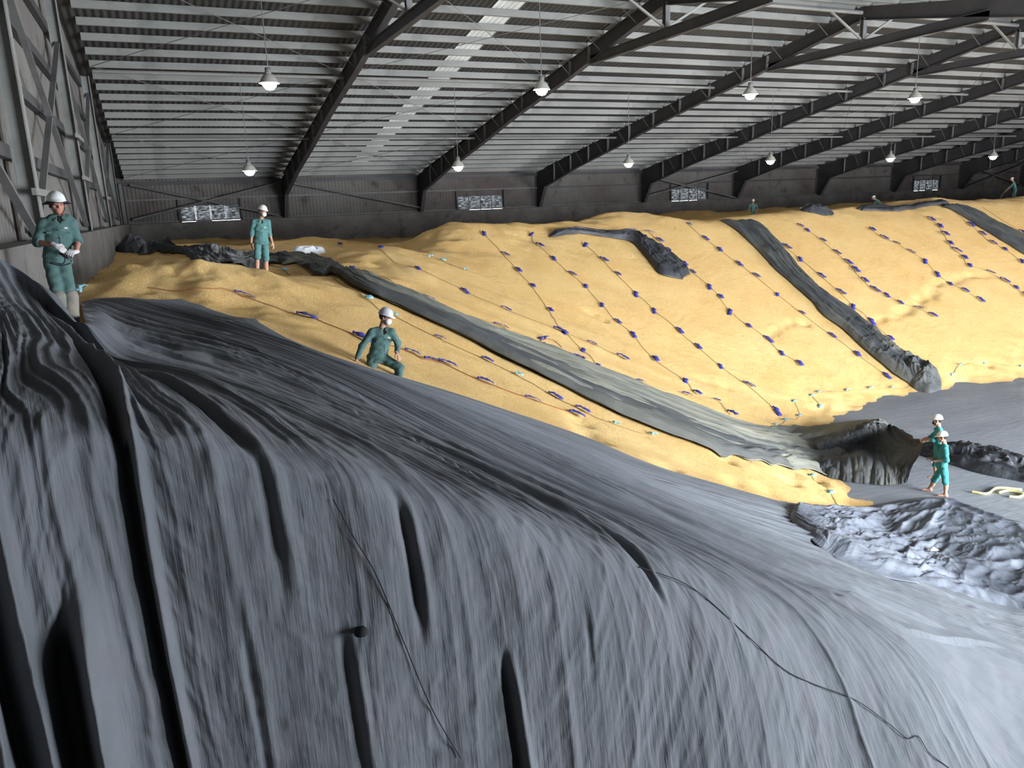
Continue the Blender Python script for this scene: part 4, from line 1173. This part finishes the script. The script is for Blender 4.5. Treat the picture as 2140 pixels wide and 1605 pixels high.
def hand(w, d, up, side, curl=.5, s=1.0):
    """palm and five fingers; w wrist, d pointing direction, up = back of the hand, side = thumb side sign"""
    d = nz(d); up = nz(np.array(up) - d * (np.array(up, float) @ d)); lat = np.cross(d, up) * side
    w = np.array(w, float); P = []
    palm = w + d * .055 * s
    P.append(('e', palm, (.050 * s, .040 * s, .017 * s), np.array([d, lat, up])))
    P.append(('c', w - d * .03, w + d * .03 * s, .026 * s, .027 * s))
    for i, (off, ln) in enumerate(((.030, .070), (.010, .078), (-.010, .073), (-.029, .058))):
        b = w + d * .092 * s + lat * off * s
        p = b; a = 0
        for j, (fl_, cu) in enumerate(((.45, .45), (.32, .8), (.23, .6))):
            a += cu * curl * 1.2
            q = p + (d * math.cos(a) - up * math.sin(a)) * ln * fl_ * s + lat * off * .12
            P.append(('c', p, q, (.0095 - .0008 * j) * s, (.0090 - .001 * j) * s)); p = q
    t0 = w + d * .025 * s + lat * .026 * s
    t1 = t0 + (d * .5 + lat * .75 - up * .25) * .042 * s
    t2 = t1 + (d * .85 + lat * .15 - up * .45 * (curl + .3)) * .036 * s
    P += [('c', t0, t1, .014 * s, .012 * s), ('c', t1, t2, .0115 * s, .009 * s)]
    return P
def person(label, loc, J, face, res=.011, cloth='uniform_teal', skin='skin', sleeve='rolled', trouser=.55, gloves=False, mask=None, helmet='helmet_white', brim=False, tilt=0,
           hands=((0, 0, -1), (0, 0, -1)), curl=.5, lowleg=None, undershirt=False, badge=True, yaw=0, sc=.84, hair=True, barefoot=True, backs=None):
    """J: joints in metres as (right, towards camera, up) of the view at the person's feet"""
    v = np.array([loc[0], loc[1]]); v = v / np.linalg.norm(v)
    if yaw: v = np.array([v[0] * math.cos(yaw) - v[1] * math.sin(yaw), v[0] * math.sin(yaw) + v[1] * math.cos(yaw)])
    right = np.array([v[1], -v[0], 0]); tow = np.array([-v[0], -v[1], 0])
    # local axes: x = right, y = away from the camera, z = up (right-handed)
    J = {k_: np.array([p[0], -p[1], p[2]], float) / (1 if k_ == 'front' else sc) for k_, p in J.items()}
    face = nz((face[0], -face[1], face[2]))
    hc = J['head']; up = nz(hc - J['neck'] + np.array([0, 0, .15])); fwd = nz(face - up * (face @ up)); lat = np.cross(fwd, up)
    FR = np.array([lat, fwd, up])
    at = lambda a, b, c: hc + lat * a + fwd * b + up * c
    lt = nz(J['shR'] - J['shL'])          # across the shoulders
    lh = nz(J['hipR'] - J['hipL'])
    chest = J['chest']; pel = J['pelvis']; waist = (chest + pel) / 2 + np.array([0, 0, -.01])
    B = []
    # head with face
    B += [('e', at(0, -.012, .035), (.078, .095, .092), FR), ('e', at(0, .018, -.045), (.060, .068, .075), FR), ('c', at(0, .045, -.088), at(0, .05, -.09), .026, .026),
          ('c', at(0, .082, -.005), at(0, .100, -.030), .009, .014), ('c', at(-.035, .072, .018), at(.035, .072, .018), .012, .012), ('c', at(-.02, .078, -.058), at(.02, .078, -.058), .009, .009),
          ('e', at(-.080, -.005, -.01), (.012, .022, .032), FR), ('e', at(.080, -.005, -.01), (.012, .022, .032), FR),
          ('e', at(-.045, .055, -.02), (.024, .022, .022), FR), ('e', at(.045, .055, -.02), (.024, .022, .022), FR),
          ('-e', at(-.032, .093, .000), (.016, .012, .009), FR), ('-e', at(.032, .093, .000), (.016, .012, .009), FR)]
    headV = field(B, min(res, .0075), .018)
    Bd = [('c', at(0, -.02, -.06), J['neck'], .052, .058), ('c', J['neck'] - lt * .07 - np.array([0, 0, .05]), J['neck'] + lt * .07 - np.array([0, 0, .05]), .048, .048)]
    Bd += [('t', pel, waist, (.130, .088), (.122, .082), lh), ('t', waist, chest, (.122, .082), (.138, .092), lt), ('t', chest, J['neck'] * .6 + chest * .4, (.138, .092), (.10, .065), lt)]
    for s in 'LR':
        Bd += [('c', J['sh' + s], J['el' + s], .052, .040), ('c', J['el' + s], J['wr' + s], .040, .026), ('c', J['hip' + s], J['kn' + s], .082, .056), ('c', J['kn' + s], J['an' + s], .054, .036)]
        mid = (J['kn' + s] * .65 + J['an' + s] * .35); Bd.append(('e', mid + np.array([0, .0, 0]) - fwd * .018, (.048, .050, .10)))
        an = J['an' + s]; ft = nz(np.array([fwd[0], fwd[1], 0]))
        if 'toe' + s in J: ft = nz(J['toe' + s] - an); ft[2] = min(ft[2], 0)
        Bd += [('c', an + np.array([0, 0, -.035]), an + ft * .16 + np.array([0, 0, -.055]), .036, .026), ('c', an - ft * .04 + np.array([0, 0, -.05]), an, .030, .036)]
    bodyV = field(Bd, max(res, .012), .035)
    parts = [headV, bodyV]
    hp = []
    for n_, s in enumerate('LR'):
        dv = J['ha' + s] - J['wr' + s] if 'ha' + s in J else J['wr' + s] - J['el' + s]
        bk = backs[n_] if backs else (0, 0, 1)
        bk = np.array([bk[0], -bk[1], bk[2]], float)
        hp.append(field(hand(J['wr' + s], dv, bk, 1 if s == 'L' else -1, curl), .0055, .010))
    if not gloves: parts += hp
    Vv, Qq = joinm(parts)
    body = link('person', mesh_arr('person', Vv, Qq, skin))
    mw = Matrix(((right[0] * sc, -tow[0] * sc, 0, loc[0]), (right[1] * sc, -tow[1] * sc, 0, loc[1]), (0, 0, sc, loc[2]), (0, 0, 0, 1)))
    body.matrix_world = mw
    tag(body, label, 'person')
    def child(name, VQ, mat): return link(name, mesh_arr(name, VQ[0], VQ[1], mat), body)
    if gloves:
        for h_ in hp: child('glove', (h_[0], h_[1]), 'glove')
    # eyes
    for sx in (-1, 1):
        m = MB(); c = at(sx * .032, .074, .0)
        m.lathe([(.001, -.008), (.009, -.005), (.012, 0), (.009, .005), (.001, .008)], 8, tuple(c)); m.build('eye', 'hair', body, True)
    bf = nz(np.cross(np.array([0, 0, 1.]), lt)); bf = bf if bf @ fwd > 0 else -bf   # chest direction
    if 'front' in J: bf = nz(J['front'])
    # shirt
    S = [('t', pel + np.array([0, 0, -.10]) + 0 * lh, waist, (.164, .116), (.150, .106), lh), ('t', waist, chest, (.150, .108), (.172, .118), lt),
         ('t', chest, J['neck'] + (J['neck'] - chest) * -.08, (.172, .118), (.105, .085), lt), ('c', J['shL'], J['shR'], .064, .064), ('c', J['neck'] - lt * .08 - np.array([0, 0, .04]), J['neck'] + lt * .08 - np.array([0, 0, .04]), .074, .074),
         ('c', J['neck'] - np.array([0, 0, .035]), J['neck'] + nz(hc - J['neck']) * .012, .076, .070, 1)]
    for s in 'LR':
        S.append(('c', J['sh' + s], J['el' + s], .066, .054))
        if sleeve == 'long':
            S.append(('c', J['el' + s], J['el' + s] * .08 + J['wr' + s] * .92, .054, .043, 1))
        else:
            f = .18 if sleeve == 'rolled' else .35
            S.append(('c', J['el' + s], J['el' + s] * (1 - f) + J['wr' + s] * f, .055, .055, 1))
    if res < .015: S.append(('-e', J['neck'] + bf * .095 + np.array([0, 0, -.015]), (.030, .052, .062), np.array([lt, bf, np.cross(lt, bf)])))
    sh = field(S, res, .026, wrinkle=.0035, seed=loc[0])
    shirt = child('shirt', sh, cloth)
    SV = sh[0]
    def on_chest(a, z):
        c = chest + lt * a + np.array([0, 0, z]); rel = SV - c
        dd = np.linalg.norm(rel - np.outer(rel @ bf, bf), axis=1) - .02 * (rel @ bf > 0)
        return SV[np.argmin(dd + 9 * (rel @ bf < 0))]
    def patch(name, a, z, w, h, mat, par):
        p = on_chest(a, z); m = MB(); n_ = bf
        m.prism([p - lt * w + np.array([0, 0, -h]), p + lt * w + np.array([0, 0, -h]), p + lt * w + np.array([0, 0, h]), p - lt * w + np.array([0, 0, h])], n_ * .012); m.build(name, mat, par)
    if res < .015 and badge:
        patch('pocket_flap', .085, -.035, .045, .012, cloth, shirt); patch('pocket_flap', -.085, -.035, .045, .012, cloth, shirt)
        bs = 1 if lt[0] > 0 else -1
        patch('badge', .085 * bs, .02, .022, .009, 'print_white', shirt)
        m = MB(); a0 = on_chest(0, .05); a1 = on_chest(0, -.12); a2 = on_chest(0, -.26)
        m.tube([a0, a1, a2], .007, 5); m.build('placket', cloth, shirt)
        for z in (.0, -.1, -.2):
            p = on_chest(0, z) + bf * .008; m = MB(); m.lathe([(.001, -.006), (.007, -.004), (.007, .004), (.001, .006)], 7, tuple(p)); m.build('button', 'black_cloth', shirt)
    if res < .015:
        nk = J['neck']; zz = np.array([0, 0, 1.])
        for s_ in (-1, 1):
            m = MB(); m.prism([nk + lt * s_ * .066 + bf * .02 + zz * .040, nk + bf * .082 + lt * s_ * .020 - zz * .010, nk + bf * .112 + lt * s_ * .052 - zz * .055, nk + lt * s_ * .094 + bf * .055 - zz * .012], nz(bf + lt * s_ * .5 + zz * .4) * .012)
            m.build('collar', cloth, shirt)
        m = MB(); m.tube([at(-.05, .078, .022), at(-.03, .088, .026), at(-.014, .086, .022)], .0045, 5); m.build('eyebrow', 'hair', body)
        m = MB(); m.tube([at(.05, .078, .022), at(.03, .088, .026), at(.014, .086, .022)], .0045, 5); m.build('eyebrow', 'hair', body)
        if not mask:
            m = MB(); m.tube([at(-.022, .083, -.060), at(0, .089, -.058), at(.022, .083, -.060)], .0045, 5); m.build('mouth', 'skin_red', body)
    if sleeve == 'rolled' and res < .015:
        for s in 'LR':
            a, b = J['el' + s], J['wr' + s]
            child('rolled_cuff', field([('c', a * .92 + b * .08, a * .78 + b * .22, .062, .061, 1)], res, .01, wrinkle=.002), cloth)
    if undershirt:
        child('undershirt', field([('e', J['neck'] + bf * .045 + np.array([0, 0, -.045]), (.045, .040, .065))], .009, .01), 'black_cloth')
    # trousers
    T = [('t', pel + np.array([0, 0, -.04]), waist, (.168, .122), (.150, .11), lh)]
    for s in 'LR':
        T.append(('c', J['hip' + s] + np.array([0, 0, .02]), J['kn' + s], .094, .074))
        if trouser > .5:
            f = (trouser - .5) * 2
            T.append(('c', J['kn' + s], J['kn' + s] * (1 - f) + J['an' + s] * f, .074, .070, 1))
    tr = field(T, res, .035, wrinkle=.004, seed=loc[1])
    trs = child('trousers', tr, cloth)
    if lowleg:
        for s in 'LR':
            k_, a = J['kn' + s], J['an' + s]
            child('dusty_trouser_leg', field([('c', k_ * 1.03 - a * .03, k_ * .1 + a * .9, .097, .095, 1)], res, .01, wrinkle=.003), lowleg)
    # hair
    if hair:
        child('hair', field([('e', at(0, -.022, .03), (.085, .098, .095), FR), ('-e', at(0, .075, -.03), (.075, .085, .085), FR), ('-c', at(-.2, -.02, -.10), at(.2, -.02, -.10), .055, .055)], max(res, .009), .01), 'hair')
    if mask:
        child('face_mask', field([('e', at(0, .052, -.050), (.062, .062, .058), FR), ('-e', at(0, .05, .055), (.1, .12, .055), FR)], .009, .01), 'mask_white' if mask == 'white' else 'black_cloth')
        if res < .015:
            for sx in (-1, 1):
                m = MB(); m.tube([at(sx * .05, .07, -.035), at(sx * .078, .03, -.02), at(sx * .086, -.01, .005)], .0035, 5); m.build('mask_strap', 'mask_white' if mask == 'white' else 'black_cloth', body)
    # helmet
    ct, st_ = math.cos(tilt), math.sin(tilt)
    hu = up * ct - fwd * st_; hf = fwd * ct + up * st_
    hat = lambda a, b, c: hc + np.array([0, 0, 0]) + lat * a + hf * b + hu * (c + .060)
    nA, nR = 40, 12; Vh = []
    for layer in (0, 1):
        for j in range(nR):
            ph = j / (nR - 1) * math.pi / 2
            for i in range(nA):
                th = 2 * math.pi * i / nA
                rx, ry, rz = .106 - .006 * layer, .126 - .006 * layer, .112 - .006 * layer
                x = math.cos(th) * math.cos(ph) * rx; y = math.sin(th) * math.cos(ph) * ry - .01; z = math.sin(ph) * rz
                ridge = .006 * math.exp(-(x / .02) ** 2) * (1 - layer) * min(1, math.cos(ph) * 3) * math.sin(ph)
                Vh.append(hat(x, y, z + ridge))
    base = len(Vh)
    def rim(layer, dz):
        for i in range(nA):
            th = 2 * math.pi * i / nA; fr_ = max(0, math.sin(th))
            e = .010 + .046 * fr_ ** 2.2
            Vh.append(hat(math.cos(th) * (.106 + .010), math.sin(th) * (.126) - .01 + e * (math.sin(th) if math.sin(th) > 0 else math.sin(th) * .8), -.006 - .02 * fr_ ** 2 + dz))
    rim(0, 0); rim(1, -.006)
    Qh = []
    for layer in (0, 1):
        for j in range(nR - 1):
            for i in range(nA):
                a = layer * nA * nR + j * nA + i; b = layer * nA * nR + j * nA + (i + 1) % nA
                q = (a, b, b + nA, a + nA); Qh.append(q if layer == 0 else q[::-1])
    for i in range(nA):
        n2 = (i + 1) % nA
        Qh += [(base + i, base + n2, n2, i), (base + nA + n2, base + nA + i, nA * nR + i, nA * nR + n2), (base + n2, base + i, base + nA + i, base + nA + n2)]
    hel = link('helmet', mesh_arr('helmet', np.array(Vh), np.array(Qh), helmet), body)
    if res < .015:
        m = MB(); m.tube([at(-.083, .02, .04), at(-.072, .03, -.06), at(-.02, .06, -.125), at(.02, .06, -.125), at(.072, .03, -.06), at(.083, .02, .04)], .005, 5); m.build('chin_strap', 'black_cloth', hel)
        m = MB(); ring = [hat(math.cos(t_) * .104, math.sin(t_) * .123 - .01, -.012) for t_ in np.linspace(0, 2 * math.pi, 25)]
        m.tube(ring, .007, 5, False); m.build('head_band', 'black_cloth', hel)
    if brim:
        Vb = []; nb = 40
        for lay in (0, -.006):
            for rr, dz in ((.100, -.01), (.125, -.022), (.150, -.04), (.162, -.048)):
                for i in range(nb):
                    t_ = 2 * math.pi * i / nb; fr_ = 1 if math.sin(t_) < .5 else .86
                    Vb.append(hat(math.cos(t_) * rr * fr_, math.sin(t_) * rr * 1.1 * fr_ - .01, dz + lay + .012 * max(0, math.sin(t_))))
        Qb = []
        for l_ in range(2):
            for j in range(3):
                for i in range(nb):
                    a = l_ * 4 * nb + j * nb + i; b = l_ * 4 * nb + j * nb + (i + 1) % nb; q = (a, a + nb, b + nb, b); Qb.append(q if l_ == 0 else q[::-1])
        for i in range(nb):
            a = 3 * nb + i; b = 3 * nb + (i + 1) % nb; Qb.append((a, a + 4 * nb, b + 4 * nb, b))
        link('sun_brim', mesh_arr('sun_brim', np.array(Vb), np.array(Qb), 'black_cloth'), hel)
    return body, at
def posed(loc, px):
    """joints read from the photograph as (pixel x, pixel y, metres towards the camera) -> local joints"""
    loc = np.array(loc, float); v = loc[:2] / np.linalg.norm(loc[:2])
    right = np.array([v[1], -v[0], 0]); tow = np.array([-v[0], -v[1], 0]); o = np.array([0, 0, H]); out = {}
    for k_, p in px.items():
        if k_ == 'front': out[k_] = (p[0], -p[1], p[2]); continue
        t = p[2] if len(p) > 2 else 0
        r = ray(p[0], p[1]); s = (t + loc @ tow - o @ tow) / (r @ tow); P = o + r * s - loc
        out[k_] = (P @ right, t, P[2])
    return out
def at_y(px, py, y): return onplane(px, py, 1, y)

# man with the wide black sun brim, by the left wall
loc = at_y(125, 722, 9.6)
person('man by the left wall in a dusty green work suit, white gloves and wide-brimmed helmet', loc,
       posed(loc, dict(head=(119, 428), neck=(123, 453), chest=(121, 480), pelvis=(119, 533), shL=(149, 466), elL=(163, 505, -.02), wrL=(159, 526, .14), haL=(146, 528, .24), shR=(91, 466), elR=(77, 506, .02), wrR=(114, 512, .20), haR=(133, 523, .26),
                       hipL=(132, 552), hipR=(108, 552), knL=(147, 622, .06), knR=(122, 624, .10), anL=(150, 706), anR=(127, 708))),
       (.16, 1, -.12), res=.010, cloth='uniform_dark', skin='skin_red', sleeve='rolled', trouser=.98, gloves=True, brim=True, lowleg='dusty_cloth', undershirt=True, curl=.8, backs=((.3, .6, .8), (-.2, .6, .8)))
p = at_y(137, 536, 9.28)
tool = empty('hand_tool', tuple(p), 'small black tool with a dangling cord in the white-gloved hands', 'tool')
m = MB(); m.tube([(-.05, 0, .04), (0, 0, .0), (.05, -.01, -.02)], [.012, .02, .014], 7); m.build('handle', 'black_cloth', tool, True)
m = MB(); m.tube(catmull([(.0, 0, 0), (-.03, -.02, -.07), (-.12, -.02, -.055), (-.15, 0, -.06), (-.05, -.03, -.085), (.03, -.02, -.07), (.05, 0, -.02)], 30), .006, 5); m.build('cord', 'black_cloth', tool)
m = MB(); m.tube([(.02, -.02, .0), (.06, -.03, -.05), (.03, -.03, -.06)], .007, 5); m.build('clip', 'galvanised', tool)

# man standing in the corn behind the mound
loc = at_y(546, 589, 16.8)
person('man with white helmet and mask standing shin-deep in corn behind the mound', loc,
       posed(loc, dict(head=(549, 443), neck=(546, 460), chest=(546, 477), pelvis=(546, 502), shL=(560, 464), elL=(563, 487), wrL=(569, 507, .05), haL=(572, 517, .06), shR=(531, 464), elR=(526, 488), wrR=(525, 507, .03), haR=(527, 517, .05),
                       hipL=(554, 510), hipR=(539, 510), knL=(556, 542), knR=(538, 538), anL=(557, 582), anR=(537, 580))),
       (.55, .8, -.05), res=.012, cloth='uniform_teal', sleeve='half', trouser=.52, mask='white', curl=.4, backs=((.8, .3, .2), (-.8, .3, .2)))

# man bending to the edge of the big tarp
loc = hit(800, 772)
loc = loc + np.array([0, 0, -.25])
person('man in dark green overalls and grey helmet lifting the edge of the big tarp', loc,
       posed(loc, dict(head=(806, 664), neck=(798, 687), chest=(798, 707), pelvis=(788, 744), shL=(818, 694, .02), elL=(832, 718, -.06), wrL=(829, 738, .08), haL=(834, 747, .12), shR=(777, 694, .04), elR=(756, 724, .06), wrR=(745, 752, .10), haR=(742, 763, .12),
                       hipL=(800, 752), hipR=(778, 752), knL=(835, 768, .12), knR=(776, 790, .10), anL=(829, 806, -.02), anR=(772, 835, -.05), front=(.3, -.95, 0))),
       (.82, .45, -.10), res=.010, cloth='uniform_dark', skin='skin', sleeve='long', trouser=.98, mask='white', helmet='helmet_grey', curl=.6, tilt=-.05, backs=((.7, .6, .2), (-.5, .8, .1)))

# two workers on the floor lifting the tarp
loc = fl(1962, 1034)
person('barefoot worker in bright teal with white helmet walking on the floor, nearer of the two', loc,
       posed(loc, dict(head=(1969, 914), neck=(1974, 930), chest=(1972, 948), pelvis=(1969, 976), shL=(1976, 938, .17), elL=(1979, 962, .21), wrL=(1958, 963, .15), haL=(1946, 964, .12), shR=(1971, 936, -.17), elR=(1966, 958, -.2), wrR=(1950, 958, -.12), haR=(1941, 957, -.1),
                       hipL=(1973, 985, .09), hipR=(1966, 985, -.09), knL=(1976, 1009, .09), knR=(1952, 1004, -.09), anL=(1976, 1032, .09), anR=(1943, 1020, -.1), front=(-.95, -.1, 0))),
       (-.9, .15, -.12), res=.012, cloth='uniform_bright', sleeve='half', trouser=.51, curl=.7, badge=False, tilt=.05)
loc = onplane(1961, 880, 2, 1.56); loc[2] = 0
person('worker in teal with white helmet and black mask holding up the tarp, behind the other', loc,
       posed(loc, dict(head=(1958, 879), neck=(1962, 894), chest=(1961, 911), pelvis=(1963, 940), shL=(1963, 902, .17), elL=(1950, 920, .21), wrL=(1938, 918, .13), haL=(1930, 921, .10), shR=(1960, 901, -.17), elR=(1945, 914, -.17), wrR=(1933, 916, -.08), haR=(1927, 919, -.05),
                       hipL=(1965, 948, .09), hipR=(1961, 948, -.09), knL=(1962, 972, .09), knR=(1955, 970, -.09), anL=(1966, 996, .09), anR=(1955, 994, -.09), front=(-.95, -.1, 0))),
       (-.95, .12, -.08), res=.012, cloth='uniform_bright', sleeve='half', trouser=.6, mask='black', curl=.8, badge=False, tilt=.12)

# three figures far away on the crest
loc = at_y(1574, 470, 38)
person('tiny distant worker facing the camera behind the crest, left of the other two', loc,
       posed(loc, dict(head=(1574, 421), neck=(1574, 426.5), chest=(1574, 431), pelvis=(1574, 441), shL=(1580, 428), elL=(1583, 436), wrL=(1581, 442, .1), shR=(1568, 428), elR=(1565, 436), wrR=(1567, 442, .1),
                       hipL=(1577, 444), hipR=(1571, 444), knL=(1577, 455), knR=(1571, 455), anL=(1577, 467), anR=(1571, 467))), (0, 1, 0), res=.022, cloth='uniform_teal', trouser=.9, badge=False, hair=False)
loc = at_y(1840, 464, 33.5)
person('distant worker in teal bending over the corn behind the crest', loc,
       posed(loc, dict(head=(1826.5, 414), neck=(1831, 418), chest=(1835, 421), pelvis=(1841, 430), shL=(1832, 420, .17), elL=(1826, 427, .2), wrL=(1821, 429, .1), shR=(1832, 419, -.17), elR=(1826, 426, -.2), wrR=(1820, 428, -.1),
                       hipL=(1842, 433, .09), hipR=(1841, 433, -.09), knL=(1838, 446, .09), knR=(1836, 446, -.09), anL=(1842, 460, .09), anR=(1840, 460, -.09))), (-.9, .2, -.3), res=.022, cloth='uniform_teal', trouser=.9, badge=False, hair=False)
loc = at_y(2121, 418, 36)
person('distant worker in teal leaning on a shovel at the top right', loc,
       posed(loc, dict(head=(2115.5, 375), neck=(2118, 380.5), chest=(2120, 386), pelvis=(2122, 396), shL=(2118, 383, .17), elL=(2112, 391, .2), wrL=(2106, 396, .08), shR=(2118, 382.5, -.17), elR=(2111, 390, -.2), wrR=(2103, 398, -.05),
                       hipL=(2123, 398, .09), hipR=(2121, 398, -.09), knL=(2121, 408, .09), knR=(2117, 408, -.09), anL=(2124, 418, .09), anR=(2118, 418, -.09))), (-.9, .2, -.2), res=.022, cloth='uniform_teal', trouser=.6, badge=False, hair=False)
a = onplane(2110, 390, 1, 36); b = onplane(2093, 408, 1, 35.8)
m = MB(); root = empty('shovel', tuple(b), 'wooden-handled shovel held by the distant worker at top right', 'shovel')
m.tube([(a - b), (a - b) * .12], .022, 6); m.build('handle', 'wood', root)
m = MB(); d_ = (a - b) * .12; m.prism([d_ + np.array([-.12, 0, .05]), d_ + np.array([.12, 0, .05]), np.array([.12, 0, -.18]), np.array([0, 0, -.26]), np.array([-.12, 0, -.18])], (0, .02, 0)); m.build('blade', 'steel_grey', root)
